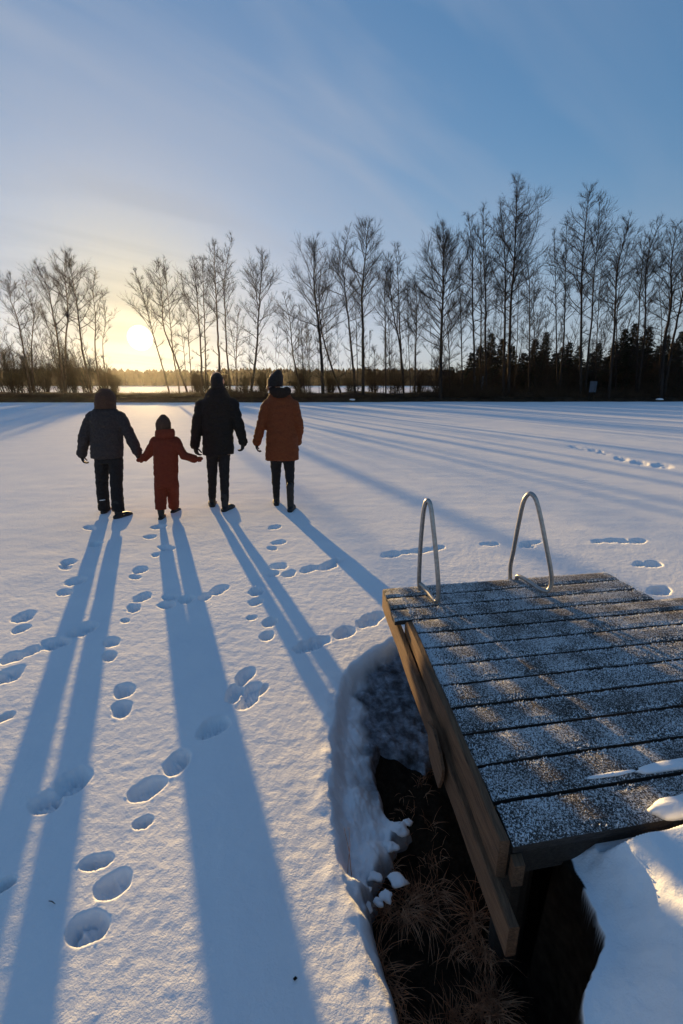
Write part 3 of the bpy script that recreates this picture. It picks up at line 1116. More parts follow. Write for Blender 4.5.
G1 = 'bare trees along the far shore'
TREES = [
    # path (px), Y, label, r0, crown, start, dens
    ([(30, 393), (25, 365), (17, 318), (13, 300), (11, 276)], 52, 'slender bare tree at the left edge of the picture, curving left at its top', .12, 1.7, .55, 1.0),
    ([(35, 393), (32, 350), (30, 312), (27, 292), (29, 282)], 53, 'short bare tree with a low fork, just right of the left edge tree', .11, 1.7, .50, .9),
    ([(63, 393), (57, 345), (53, 320), (46, 288), (37, 265)], 52, 'bare tree leaning left, first trunk of the left tree clump above the teenager', .14, 2.2, .45, 1.0),
    ([(64, 393), (66, 345), (68, 310), (67, 275), (66, 253)], 53.5, 'straight bare tree, tallest of the left tree clump above the teenager', .14, 2.3, .45, 1.1),
    ([(89, 393), (83, 350), (78, 310), (74, 282), (70, 257)], 52.5, 'long bare tree leaning left, nearest the teenager in the left clump', .15, 2.1, .5, 1.0),
    ([(99, 391), (96, 350), (95, 322), (96, 290), (97, 272)], 54, 'thin upright bare tree above the head of the person in the grey jacket', .11, 1.5, .5, .9),
    ([(109, 390), (105, 350), (103, 318), (101, 292)], 57, 'thinnest pale bare tree left of the sun', .07, 1.2, .5, .8),
    ([(169, 391), (161, 365), (152, 334), (148, 313), (142, 290), (135, 272)], 54, 'thin bare tree leaning left across the edge of the low sun', .10, 1.9, .5, .9),
    ([(187, 394), (175, 360), (167, 338), (164, 325), (161, 285), (157, 263)], 51.5, 'thicker bare tree with a strongly slanted foot, right of the sun', .12, 1.8, .52, 1.0),
    ([(176, 371), (172, 351), (170, 313), (167, 285), (166, 264)], 52, 'upright bare stem rising beside the slanted tree right of the sun', .09, 1.5, .5, .9),
    ([(186, 390), (184, 350), (181, 328), (180, 305)], 57, 'thin bare sapling between the slanted tree and the man', .06, 1.1, .45, .8),
    ([(192, 390), (190, 355), (186, 313), (183, 284)], 56, 'slim pale bare sapling left of the twin trunks above the man', .07, 1.3, .45, .8),
    ([(203, 392), (200.5, 345), (199, 310), (197, 285), (193, 261)], 52, 'left one of the twin bare trunks above the man', .13, 1.7, .5, 1.0),
    ([(205, 392), (205, 350), (204, 309), (203, 280), (203, 259)], 52.5, 'right one of the twin bare trunks above the man', .11, 1.6, .5, 1.0),
    ([(221, 393), (218, 345), (216.5, 300), (215, 270), (214.5, 244)], 52, 'tall straight bare tree directly behind the head of the man', .15, 1.7, .5, 1.0),
    ([(230, 393), (227, 350), (225, 315), (224, 285), (227, 262), (233, 239)], 53, 'bare tree bending right at its top, right of the head of the man', .12, 1.6, .52, .9),
    ([(236, 391), (237, 353), (238, 320), (240, 308)], 55, 'short forked bare tree between the man and the woman', .08, 1.5, .4, .9),
    ([(251, 393), (256, 353), (259, 315), (261, 280), (263, 255)], 51.5, 'bare tree with a wide crown leaning right, left of the woman in the rust coat', .16, 2.6, .42, 1.15),
    ([(300, 391), (293, 352), (290, 323), (286, 304), (284, 296)], 53, 'short bare tree leaning left, right of the woman in the rust coat', .12, 2.0, .42, 1.0),
    ([(304, 391), (302.5, 356), (301, 325), (299, 306)], 55, 'thin bare sapling beside the short leaning tree right of the woman', .07, 1.3, .42, .8),
    ([(323, 394), (321, 350), (317, 312), (314, 285), (315, 248)], 51, 'thick bare tree with a broad spreading crown, right of the woman', .21, 3.4, .40, 1.2),
    ([(340, 391), (330, 362), (322, 332), (319, 300), (321, 272)], 51.5, 'bare tree slanting left into the broad crown right of the woman', .14, 2.3, .5, 1.0),
    ([(355, 392), (350, 335), (345, 290), (343, 260), (349, 232)], 52.5, 'tall bare tree leaning left beside the thick forked tree in the middle', .15, 2.3, .48, 1.0),
    ([(363, 394), (363, 340), (362, 296), (365, 262), (368, 225)], 51, 'thick tall bare tree with a forked top in the middle of the row', .21, 2.9, .45, 1.2),
    ([(358, 391), (357, 350), (356, 313), (352, 280)], 56, 'thin bare stem between the two tall trees in the middle', .07, 1.3, .45, .8),
    ([(386, 392), (385.5, 340), (385, 295), (387, 272), (388, 252)], 53, 'straight bare tree, left end of the brushy group in the middle', .11, 1.7, .45, 1.0),
    ([(390, 391), (389, 340), (388, 305), (390, 285)], 56, 'thin straight bare stem within the brushy middle group', .07, 1.3, .4, .8),
    ([(404, 393), (400, 346), (394, 318), (390, 285), (391, 262)], 52, 'bare tree curving left, above the left handrail', .14, 1.9, .45, 1.0),
    ([(404, 392), (401, 350), (399, 315), (398, 275), (395, 243)], 53, 'upright bare tree with a narrow brushy crown, above the left handrail', .12, 1.7, .42, 1.0),
    ([(414, 392), (415.5, 341), (417, 305), (415, 284)], 53, 'short dark bare tree just left of the dense rounded tree', .14, 2.0, .45, 1.0),
    ([(410, 391), (409, 350), (408, 307), (407, 284)], 56, 'thin bare stem behind the short dark tree', .06, 1.2, .4, .8),
    ([(440, 394), (442, 340), (443.5, 285), (443.6, 228)], 50.5, 'dark bare tree with a dense rounded crown, above the gap between the handrails', .22, 3.0, .30, 1.7),
    ([(449, 392), (449, 345), (448, 318), (453, 300)], 54, 'thin forked bare tree right of the dense rounded tree', .09, 1.7, .4, .9),
    ([(462, 392), (461.5, 345), (461, 315), (458, 262)], 53, 'slim tall bare tree between the dense tree and the close trio', .10, 1.7, .40, 1.0),
    ([(474, 393), (474, 340), (474, 300), (472, 250), (468, 216)], 52, 'left tree of the close bare trio above the right handrail', .14, 2.1, .42, 1.1),
    ([(479.5, 393), (480, 340), (480.5, 290), (480, 255)], 53, 'middle tree of the close bare trio above the right handrail', .12, 1.7, .45, 1.0),
    ([(485, 393), (485, 340), (484.5, 295), (484, 250), (483, 210)], 52, 'right tree of the close bare trio above the right handrail', .15, 2.0, .42, 1.1),
    ([(504, 394), (505, 330), (506, 280), (504, 240), (499, 208)], 51, 'thick bare tree just left of the tallest tree', .17, 2.4, .42, 1.1),
    ([(509, 394), (511, 320), (514, 265), (515.5, 220), (517, 180)], 51, 'tallest bare tree of the whole row, pointed at the top', .19, 2.8, .40, 1.3),
    ([(516, 391), (517, 340), (517, 290), (518, 262)], 56, 'thin bare stem close behind the tallest tree', .07, 1.4, .4, .8),
    ([(529, 393), (529, 345), (529.5, 295), (528, 254)], 53, 'slim bare tree with bird nest like knots, right of the tallest tree', .11, 1.8, .42, 1.0),
    ([(535, 391), (534.6, 345), (534, 300), (536, 268)], 55, 'thin bare stem close beside the slim knotted tree', .07, 1.4, .4, .8),
    ([(556, 393), (555.5, 340), (554.5, 290), (554, 232)], 53, 'slim lone bare tree left of the pair of far right birches', .10, 1.6, .45, .9),
    ([(561, 393), (563, 330), (566, 275), (567, 222)], 52, 'bare tree bending slightly right beside the slim lone tree', .12, 1.7, .45, .9),
    ([(579, 394), (581.5, 320), (584, 265), (585, 225), (590, 190)], 51, 'second tallest bare tree, with a pointed crown on the right side', .17, 2.5, .40, 1.2),
    ([(586, 394), (590, 320), (594, 274), (598, 235), (601, 200)], 51.5, 'bare tree leaning right into the second tallest tree', .13, 2.0, .42, 1.1),
    ([(596, 392), (599, 320), (601, 277), (603, 248)], 54, 'thin bare stem right of the second tallest tree', .08, 1.5, .42, .9),
    ([(608, 394), (614, 326), (618.5, 272), (624, 238), (627, 220)], 50.5, 'bare tree leaning right with a tufted top, behind the pale notice board', .17, 2.2, .45, 1.2),
    ([(614, 392), (618, 320), (622, 275), (628, 246)], 54, 'thin bare stem leaning right beside the tufted tree', .09, 1.5, .42, .9),
    ([(636, 393), (638, 345), (640, 300), (643, 262), (646, 238)], 53, 'left stem of the swept bare pair near the right edge', .12, 1.7, .5, 1.0),
    ([(639, 394), (642, 330), (646, 285), (650, 252), (660, 222)], 52, 'right stem of the swept bare pair near the right edge', .15, 2.1, .5, 1.1),
    ([(657, 392), (659, 330), (661, 280), (662, 262)], 56, 'thin bare stem left of the heavy right edge tree', .08, 1.5, .42, .9),
    ([(661, 395), (666, 345), (671, 300), (674, 265), (680, 224)], 50.5, 'heavy bare tree at the right edge of the picture', .21, 2.7, .45, 1.2),
    ([(664, 395), (673, 345), (683, 292), (694, 240)], 51, 'bare tree leaning right out of the picture beside the heavy right edge tree', .17, 2.3, .5, 1.0),
]
for i, t in enumerate(TREES):
    path, Y, lab, r0, cr, stt, dn = t
    make_tree(path, Y, lab, r0, cr, stt, dn, seed=100 + i, mat='bark_warm' if path[0][0] < 250 else 'bark', weep=.12 if path[0][0] > 495 else 0.0)

# thin saplings filling the row, nothing tells them apart
for i in range(110):
    x = random.choice([random.uniform(0, 112), random.uniform(196, 683), random.uniform(300, 683), random.uniform(300, 683)])
    topy = random.uniform(300, 352) - (15 if x > 420 else 0)
    ln = (x - 341) * .0011
    h_ = 393 - topy
    make_tree([(x, 392), (x + ln * h_ * .5 + random.uniform(-2, 2), 392 - h_ * .5), (x + ln * h_ + random.uniform(-4, 4), topy)], random.uniform(54, 61),
              'thin leafless sapling among the taller trees of the far shore', random.uniform(.03, .06), random.uniform(.8, 1.4), .3, .75,
              group='thin saplings among the shore trees', seed=500 + i, name='bare_sapling')

# round leafless bushes on the left shore


def bush(px, py_top, Y, wpx, label, seed, mat='brush', dens=1.0, group='leafless bushes on the far shore'):
    rng = random.Random(seed)
    top = on_y(px, py_top, Y)
    hgt = max(.6, top.z - .2)
    wid = wpx / 457 * Y
    root = empty('leafless_bush', (top.x, Y, .15))
    tag(root, label, 'bush', group)
    st_, tw_ = MB(), MB()
    for k in range(int(16 * dens)):
        a = rng.uniform(0, 6.28)
        rr_ = wid * rng.uniform(.2, 1.0)
        h = hgt * rng.uniform(.6, 1.0) * (1 - .35 * (rr_ / wid) ** 2)
        p0 = Vector((rng.gauss(0, .25), rng.gauss(0, .25), 0))
        p2 = Vector((math.cos(a) * rr_, math.sin(a) * rr_, h))
        p1 = p0.lerp(p2, .5) + Vector((0, 0, h * .15))
        st_.ring_tube([p0, p1, p2], [.04, .022, .008], 5, cap=False)
        for j in range(int(26 * dens)):
            t = rng.uniform(.15, 1)
            b = p0.lerp(p1, t * 2) if t < .5 else p1.lerp(p2, t * 2 - 1)
            v = ((p2 - p0).normalized() + Vector((rng.gauss(0, .6), rng.gauss(0, .6), rng.gauss(.1, .5)))).normalized()
            e = b + v * rng.uniform(.4, 1.1) * (.3 + hgt * .16)
            tw_.spike(b, e, .014)
            for q in range(4):
                b2 = b.lerp(e, rng.uniform(.3, 1))
                tw_.spike(b2, b2 + (v + Vector((rng.gauss(0, .7), rng.gauss(0, .7), rng.gauss(0, .7)))).normalized() * rng.uniform(.2, .5), .009)
    st_.build('trunk', M['bark'], root)
    tw_.build('crown', M[mat], root)


bush(4, 340, 53, 16, 'dark leafless bush at the left edge of the picture', 1, dens=1.4)
bush(24, 345, 56, 17, 'wide leafless bush between the two leftmost bare trees', 2, dens=1.4)
bush(53, 338, 55, 15, 'tall rounded leafless bush left of the teenager', 3, dens=1.5)
bush(83, 352, 57, 16, 'low spreading leafless bush above the head of the teenager', 4, dens=1.1)
bush(205, 372, 55, 8, 'small leafless bush just left of the man', 5)
bush(244, 374, 56, 9, 'small leafless bush between the man and the woman', 6)
bush(352, 372, 56, 12, 'leafless bush at the foot of the middle trees', 7)
bush(420, 366, 56, 14, 'leafless bush left of the dense rounded tree', 8, dens=1.2)
bush(462, 362, 57, 16, 'leafless bush right of the dense rounded tree', 9, dens=1.3)

for bx_, bt_, by_, bw_, sd_ in MORE_BUSH:
    bush(bx_, bt_, by_, bw_, 'low dark bush wedged among the tree trunks of the far shore', sd_, dens=1.25, group='low bushes wedged among the shore trunks')

# dark conifers on the right side of the shore


def conifer(px, py_top, Y, wpx, label, seed, group='dark conifers behind the right shore trees'):
    rng = random.Random(seed)
    top = on_y(px, py_top, Y)
    base = Vector((top.x, Y, .1))
    hgt = top.z - .1
    wid = wpx / 457 * Y
    root = empty('conifer', base)
    tag(root, label, 'tree', group)
    tm = MB()
    tm.ring_tube([Vector((0, 0, -.1)), Vector((0, 0, hgt * .5)), Vector((0, 0, hgt))], [.13, .08, .012], 6)
    tm.build('trunk', M['bark'], root)
    cm = MB()
    whorls = int(hgt * 5.5)
    for w in range(whorls):
        t = w / whorls
        z = hgt * (.05 + .95 * t)
        R = wid * (1 - t) ** .8 * rng.uniform(.75, 1.15) + .12
        nb = 9 if t < .7 else 6
        a0 = rng.uniform(0, 6.28)
        for b in range(nb):
            a = a0 + 6.283 * b / nb + rng.gauss(0, .2)
            d = Vector((math.cos(a), math.sin(a), 0))
            l = R * rng.uniform(.6, 1.15)
            p0 = Vector((0, 0, z))
            p1 = d * l * .55 + Vector((0, 0, z - l * .22 + rng.gauss(0, .05)))
            p2 = d * l + Vector((0, 0, z - l * .28 + rng.gauss(0, .15)))
            cm.ring_tube([p0, p1, p2], [.016, .012, .004], 3, cap=False)
            side = Vector((-d.y, d.x, 0))
            for q in range(int(12 + l * 9)):
                u = rng.uniform(.15, 1)
                c = p0.lerp(p1, u * 2) if u < .5 else p1.lerp(p2, u * 2 - 1)
                s_ = rng.choice((-1, 1))
                v = (d * rng.uniform(.3, 1) + side * s_ * rng.uniform(.3, 1) + Vector((0, 0, rng.gauss(-.25, .25)))).normalized()
                ln = rng.uniform(.22, .55) * (.6 + .5 * (1 - t))
                wv = v.cross(Vector((rng.gauss(0, .5), rng.gauss(0, .5), 1))).normalized() * ln * .26
                k = len(cm.v)
                cm.v += [c - wv * .4, c + v * ln * .55 - wv, c + v * ln, c + v * ln * .55 + wv]
                cm.f.append((k, k + 1, k + 2, k + 3))
    cm.build('crown', M['needle'], root)


CON = [(492, 332, 66, 17, 'broad dark conifer behind the close bare trio'), (513, 345, 68, 15, 'dark conifer behind the tallest bare tree'),
       (536, 338, 66, 16, 'dark conifer behind the slim knotted tree'), (547, 331, 70, 13, 'pointed dark conifer right of the slim knotted tree'),
       (570, 341, 64, 12, 'narrow pointed dark conifer left of the second tallest bare tree'), (556, 352, 62, 14, 'low dark conifer at the foot of the slim lone tree'),
       (592, 352, 68, 14, 'low dark conifer behind the pale notice board'), (626, 328, 58, 17, 'bushy dark conifer right of the tufted leaning tree'),
       (636, 322, 64, 15, 'tall dark conifer at the swept bare pair'), (650, 326, 60, 16, 'dark conifer just right of the swept bare pair'),
       (668, 334, 62, 16, 'dark conifer behind the heavy right edge tree'), (683, 330, 64, 16, 'dark conifer cut by the right edge of the picture'),
       (607, 356, 72, 12, 'small dark conifer behind the tufted leaning tree'), (472, 352, 70, 13, 'low dark conifer left of the close bare trio'),
       (524, 352, 70, 14, 'low dark conifer right of the tallest bare tree'), (452, 366, 72, 11, 'lowest dark conifer right of the dense rounded tree')]
CON += [(481, 345, 72, 16, 'dark conifer low between the close bare trio stems'), (503, 338, 73, 15, 'dark conifer peeping between the thick tree and the tallest tree'),
        (563, 346, 71, 15, 'dark conifer behind the tree that bends slightly right'), (580, 345, 74, 16, 'dark conifer behind the trunk of the second tallest tree'),
        (600, 342, 75, 15, 'dark conifer between the second tallest and the tufted tree'), (616, 340, 66, 14, 'dark conifer close right of the tufted leaning trunk'),
        (643, 336, 70, 17, 'dense dark conifer filling the gap behind the swept bare pair'), (660, 345, 70, 18, 'low wide dark conifer left of the heavy right edge trunk'),
        (676, 342, 72, 18, 'low wide dark conifer right of the heavy right edge trunk'), (541, 354, 74, 15, 'low dark conifer between two pointed conifers')]
for i, c in enumerate(CON):
    conifer(*c, seed=900 + i)

# a snowy field rising gently beyond the bank
ffx, ffy = np.meshgrid(np.linspace(-420, 420, 90), np.concatenate([np.linspace(64, 120, 15), np.linspace(135, 420, 20)]))
ffz = -.06 + 2.3 * sstep(60, 330, ffy) * .5 + 1.2 * np.clip((ffy - 64) / 266, 0, 1) + .10 * fbm(ffx, ffy, 40, 2)
nfx = ffx.shape[1]
fff = [(j * nfx + i, j * nfx + i + 1, (j + 1) * nfx + i + 1, (j + 1) * nfx + i) for j in range(ffx.shape[0] - 1) for i in range(nfx - 1)]
tag(mesh_obj('far_field', np.stack([ffx.ravel(), ffy.ravel(), ffz.ravel()], 1).tolist(), fff, M['snow_clean'], smooth=True), kind='structure')

# far-off wood that closes the horizon
fw = MB()
rng = random.Random(5)
for row in range(4):
    Y = 330 + row * 16
    x = -330.0
    while x < 330:
        x += rng.uniform(1.2, 3.0)
        edge = .75 + .25 * mnoise.noise(Vector((x * .012, 1, 0))) + .22 * mnoise.noise(Vector((x * .05, 4, 0)))
        h = (8.5 + 2.0 * row * .5) * (1.0 + edge * .28) * rng.uniform(.90, 1.08)
        if -175 < x < -105:
            h *= .94
        w = rng.uniform(2.2, 4.0)
        p = Vector((x, Y + rng.uniform(-5, 5), 2.0))
        rows = []
        kind = rng.random()
        for t, s in ((0, .75), (.2, 1.0), (.45, .92), (.7, .66 if kind < .6 else .5), (.9, .40 if kind < .8 else .18), (1, .05)):
            rows.append((p + Vector((rng.gauss(0, .2), rng.gauss(0, .2), h * t)), w * s * rng.uniform(.8, 1.2), w * s))
        fw.loft(rows, 7)
tag(fw.build('far_forest', M['far_wood']), kind='stuff', label='distant low wood closing the horizon beyond the lake')

# pale notice board and two pale stakes by the trees on the right
nb = empty('notice_board', (on_y(592, 392, 50).x, 50, .15))
tag(nb, 'small pale notice board on posts among the right shore trees', 'sign')
for sx in (-.28, .28):
    m = MB()
    m.ring_tube([Vector((sx, 0, -.2)), Vector((sx, 0, 1.0)), Vector((sx, 0, 2.05))], [.045, .043, .04], 8)
    m.build('post', M['bark'], nb)
m = MB()
m.prism([Vector((-.38, -.05, .85)), Vector((.38, -.05, .85)), Vector((.38, -.05, 2.0)), Vector((-.38, -.05, 2.0))], (0, -.03, 0))
m.build('panel', M['sign'], nb)
for px, lab in ((475, 'pale stake left of two standing at the foot of the close bare trio'), (483, 'pale stake right of two standing at the foot of the close bare trio')):
    y_ = 55
    t_ = on_y(px, 376, y_)
    m = MB()
    m.ring_tube([Vector((0, 0, -.2)), Vector((0, 0, .5)), Vector((0, 0, t_.z - .15))], [.12, .12, .10], 8)
    o = m.build('stake', M['sign'])
    o.location = (t_.x, y_, .15)
    tag(o, lab, 'stake', 'pale stakes by the shore')

# snow-capped stones on the far shore
for i, (px, py, w, h, lab) in enumerate([(352, 400, .5, .2, 'low snow covered stone at the shore below the middle trees'), (660, 396.5, .5, .22, 'snow covered stone at the shore near the right edge')]):
    p = on_y(px, py, 49.2)
    y_ = bank_y0(p.x) + .6
    root = empty('shore_stone', (p.x * y_ / 49.2, y_, .05))
    tag(root, lab, 'stone', 'snow covered stones on the far shore')
    for nm, mt, sc, dz in (('stone_body', 'bank', 1.0, 0), ('snow_cap', 'snow_clean', .80, .10)):
        m = MB()
        m.ball((0, 0, dz), w, 1, .8, h / w, 14)
        for v in m.v:
            v *= (1 + .16 * mnoise.noise(v * 1.7 + Vector((i * 3, 0, 0)))) * sc
            if nm == 'snow_cap':
                v.z += .06
        m.build(nm, M[mt], root, smooth=True)


# ------------------------------------------------------------------ people
def make_hand(m, wrist, d, palm, side, s=1.0, fr=.0088, curl=.95, mitten=False):
    """palm + five fingers. d: direction of the hand, palm: palm normal (towards which fingers curl), side: +1 thumb on d x palm."""
    d = d.normalized()
    palm = (palm - d * palm.dot(d)).normalized()
    w = d.cross(palm) * side
    R = Matrix((w, palm, d)).transposed()
    m.ball(wrist + d * .048 * s, .05 * s, .78, .40, 1.0, 14, R)
    m.ring_tube([wrist - d * .02 * s, wrist + d * .03 * s], [.026 * s, .027 * s], 10, round_ends=True)
    if mitten:
        m.ball(wrist + d * .09 * s, .05 * s, .80, .50, 1.15, 14, R)
        m.ring_tube([wrist + d * .03 * s + w * .02 * s, wrist + d * .06 * s + w * .045 * s, wrist + d * .095 * s + w * .05 * s + palm * .012 * s], [.018 * s, .018 * s, .014 * s], 8, round_ends=True)
        return
    for k, (off, ln) in enumerate(((.030, .072), (.011, .082), (-.009, .076), (-.028, .060))):
        p = wrist + d * .082 * s + w * off * s
        dd = (d + w * off * .9).normalized()
        pts = [p - d * .03 * s, p]
        ang = curl * .5
        for seg in (.45, .32, .23):
            v = dd * math.cos(ang) + palm * math.sin(ang)
            pts.append(pts[-1] + v * ln * seg * s)
            ang += curl * .75
        m.ring_tube(pts, [fr * s, fr * s, fr * .98 * s, fr * .92 * s, fr * .8 * s], 8, round_ends=True)
    t0 = wrist + d * .028 * s + w * .026 * s
    t1 = t0 + (w * .75 + d * .65 + palm * .25).normalized() * .036 * s
    t2 = t1 + (w * .30 + d * .9 + palm * .45).normalized() * .030 * s
    t3 = t2 + (d * .9 + palm * .6).normalized() * .022 * s
    m.ring_tube([t0 - w * .012 * s, t1, t2, t3], [.0125 * s, .011 * s, .010 * s, .0085 * s], 8, round_ends=True)


def person(sp):
    ox, oy, sc = sp['zoom']
    Y = sp['Y']

    def P(zx, zy, dy=0.0):
        return on_y(ox + zx / sc, oy + zy / sc, Y + dy)

    fl, fr = on_z(ox + sp['feet'][0][0] / sc, oy + sp['feet'][0][1] / sc), on_z(ox + sp['feet'][1][0] / sc, oy + sp['feet'][1][1] / sc)
    base = (fl + fr) / 2
    base.z = 0
    base.z = .012
    root = empty('person', base - Vector((0, 0, .024)))
    tag(root, sp['label'], 'person', 'family walking over the frozen lake')
    mpp = (P(100, 0) - P(0, 0)).length / 100          # metres per zoomed pixel
    seed = sp['seed']
    k = sp.get('k', 1.0)                               # body scale

    # ---- measured joints
    hd = P(*sp['head'])
    hr = sp['head_r']
    rows = [(P(cx, y), hw * mpp, d) for (y, cx, hw, d) in sp['torso']]
    arms = [[P(*a) for a in arm] for arm in sp['arms']]
    legs = []
    for (hip, knee, ankle), foot in zip(sp['legs'], (fl, fr)):
        dy = foot.y - Y
        hp = P(*hip)
        kn = P(knee[0], knee[1], dy * .45 + .03)
        an = P(ankle[0], ankle[1], dy + .02)
        an.z = max(an.z, .085 * k)
        an.x = foot.x + (an.x - foot.x) * .4
        legs.append((hp, kn, an))

    # ---- body: one continuous skin
    b = MB()
    shr = [(c, max(rx - .022, .03), max(ry - .022, .03)) for c, rx, ry in rows]
    b.loft(shr, 22)
    neck0 = rows[0][0]
    b.ring_tube([neck0 - Vector((0, 0, .10)), hd - Vector((0, 0, hr * .5))], [.058 * k, .052 * k], 12)
    b.ball(hd, hr, .74, .90, 1.0, 18)
    b.ball(hd + Vector((0, hr * .28, -hr * .55)), hr * .55, .95, .95, .85, 14)       # jaw
    b.ball(hd + Vector((0, hr * .86, -hr * .70)), hr * .17, 1.2, 1, 1, 10)           # chin
    b.ring_tube([hd + Vector((0, hr * .86, hr * .10)), hd + Vector((0, hr * 1.08, -hr * .20))], [hr * .08, hr * .13], 8, round_ends=True)   # nose
    b.ring_tube([hd + Vector((-hr * .18, hr * .87, -hr * .45)), hd + Vector((0, hr * .93, -hr * .44)), hd + Vector((hr * .18, hr * .87, -hr * .45))], [hr * .06, hr * .08, hr * .06], 8, round_ends=True)
    for sx in (-1, 1):
        b.ball(hd + Vector((sx * hr * .74, 0, -hr * .08)), hr * .22, .35, .75, 1.2, 10)  # ears
        b.ball(hd + Vector((sx * hr * .32, hr * .78, hr * .16)), hr * .18, 1.3, .6, .5, 8)  # brow
    for arm in arms:
        b.ring_tube(arm, [.045 * k, .038 * k, .028 * k], 10, round_ends=True)
    for hp, kn, an in legs:
        b.ring_tube([hp + Vector((0, 0, .05)), hp.lerp(kn, .4), kn, kn.lerp(an, .35), an], [.07 * k, .062 * k, .046 * k, .046 * k, .034 * k], 12, round_ends=True)
    for an, foot in zip([l[2] for l in legs], (fl, fr)):
        b.ring_tube([an, Vector((an.x, foot.y + .02, .045)), Vector((foot.x, foot.y + .16 * k, .04))], [.034 * k, .034 * k, .028 * k], 8, round_ends=True)
    hands = []
    for ai, arm in enumerate(arms):
        wrist, d = arm[2], (arm[2] - arm[1])
        hp_ = sp['hands'][ai]
        d = (P(*hp_['to']) - wrist)
        pal = Vector(hp_.get('palm', (1 if ai == 0 else -1, .2, 0)))
        hands.append((wrist, d, pal, hp_.get('side', 1 if ai == 0 else -1), hp_))
        make_hand(b, wrist, d, pal, hands[-1][3], k * .92 * sp.get('hand_k', 1), .0068, hp_.get('curl', .5), sp.get('mitten', False))
    b.fused('body', .0075, M['skin'], root, 3, origin=base)
    for sx in (-1, 1):
        e = MB()
        e.ball(hd + Vector((sx * hr * .32, hr * .80, hr * .02)) - base, hr * .11)
        e.build('eye', M['eye'], root, smooth=True)

    # ---- jacket with sleeves
    j = MB()
    j.loft(rows, 28)
    for ai, arm in enumerate(arms):
        ra = sp['sleeve']
        j.ring_tube([arm[0], arm[0].lerp(arm[1], .5) + Vector((0, -.005, 0)), arm[1], arm[1].lerp(arm[2], .55), arm[2]], [ra[0], ra[0] * .93, ra[1], (ra[1] + ra[2]) / 2, ra[2]], 14, round_ends=True)
    j.fused(sp.get('top_name', 'jacket'), .0085, M[sp['jacket']], root, 7, (.018 * k, 9, 17, seed), origin=base)
    # cuffs
    for arm in arms:
        c = MB()
        v = (arm[2] - arm[1]).normalized()
        c.ring_tube([arm[2] - v * .028, arm[2] + v * .012], [sp['sleeve'][2] + .004, sp['sleeve'][2] + .002], 14)
        for q in c.v:
            q -= base
        c.build('cuff', M[sp['jacket']], root, smooth=False)

    # ---- trousers
    t = MB()
    rt = sp['trouser_r']
    hipc = (legs[0][0] + legs[1][0]) / 2
    wid = abs(legs[1][0].x - legs[0][0].x) / 2
    t.loft([(hipc + Vector((0, 0, .14 * k)), wid + rt[0] * .80, rt[0] * 1.15), (hipc + Vector((0, 0, .04 * k)), wid + rt[0] * .95, rt[0] * 1.25), (hipc + Vector((0, 0, -.05 * k)), wid + rt[0] * .95, rt[0] * 1.2)], 24)
    for hp, kn, an in legs:
        t.ring_tube([hp, hp.lerp(kn, .5), kn, kn.lerp(an, .5), an + Vector((0, 0, sp.get('leg_end', .02)))], [rt[0], (rt[0] + rt[1]) / 2, rt[1], (rt[1] + rt[2]) / 2, rt[2]], 16)
    t.fused('trousers', .0085, M[sp['trousers']], root, 5, (.010 * k, 8, 20, seed + 5), origin=base)

    # ---- boots
    for (hp, kn, an), foot, toe in zip(legs, (fl, fr), sp.get('toe', (-.15, .15))):
        bo = MB()
        fd = Vector((math.sin(toe), math.cos(toe), 0))
        s_ = k
        bo.ring_tube([an + Vector((0, 0, sp['boot_h'])), an + Vector((0, 0, .02)), Vector((an.x, foot.y + .01, .05 * s_))], [sp['boot_r'], sp['boot_r'] * .95, .043 * s_], 14, round_ends=True)
        f0 = Vector((foot.x, foot.y, 0))
        bo.ring_tube([f0 - fd * .035 * s_ + Vector((0, 0, .045 * s_)), f0 + fd * .05 * s_ + Vector((0, 0, .047 * s_)), f0 + fd * .13 * s_ + Vector((0, 0, .042 * s_)), f0 + fd * .185 * s_ + Vector((0, 0, .034 * s_))], [.041 * s_, .044 * s_, .046 * s_, .034 * s_], 14, round_ends=True)
        bo.ring_tube([f0 - fd * .045 * s_ + Vector((0, 0, .018)), f0 + fd * .07 * s_ + Vector((0, 0, .016)), f0 + fd * .19 * s_ + Vector((0, 0, .016))], [.030 * s_, .036 * s_, .032 * s_], 12, round_ends=True)
        for v in bo.v:
            v.z = max(v.z, -.004)
        bo.fused('boot', .006, M['rubber'], root, 3, (.003, 14, 25, seed), origin=base)

    # ---- gloves
    for (wrist, d, pal, side, hp_) in hands:
        g = MB()
        make_hand(g, wrist, d, pal, side, k * sp.get('hand_k', 1), .0098, hp_.get('curl', .5), sp.get('mitten', False))
        g.fused('mitten' if sp.get('mitten') else 'glove', .0042, M[sp['glove']], root, 2, origin=base)

    # ---- head gear
    for part in sp['headgear']:
        h = MB()
        if 'rows' in part:
            h.loft([(P(cx, y, part.get('dy', 0)), hw * mpp, d) for (y, cx, hw, d) in part['rows']], 24)
        for (cx, y, dy, r, sx, sy, sz) in part.get('balls', ()):
            h.ball(P(cx, y, dy), r, sx, sy, sz, 16)
        if 'tube' in part:
            pts, rr_ = part['tube']
            h.ring_tube([P(*q) for q in pts], rr_, 10, round_ends=True)
        h.fused(part['name'], part.get('voxel', .007), M[part['mat']], root, part.get('smooth', 4), part.get('wrinkle', (.004, 20, 30, seed)), origin=base)
    for part in sp.get('extra', ()):
        h = MB()
        pts, rr_ = part['tube']
        h.ring_tube([P(*q) - base for q in pts], rr_, 10)
        h.build(part['name'], M[part['mat']], root, smooth=True)
    return root


ZA = (65, 370, 4.879)
ZB = (180, 360, 4.879)

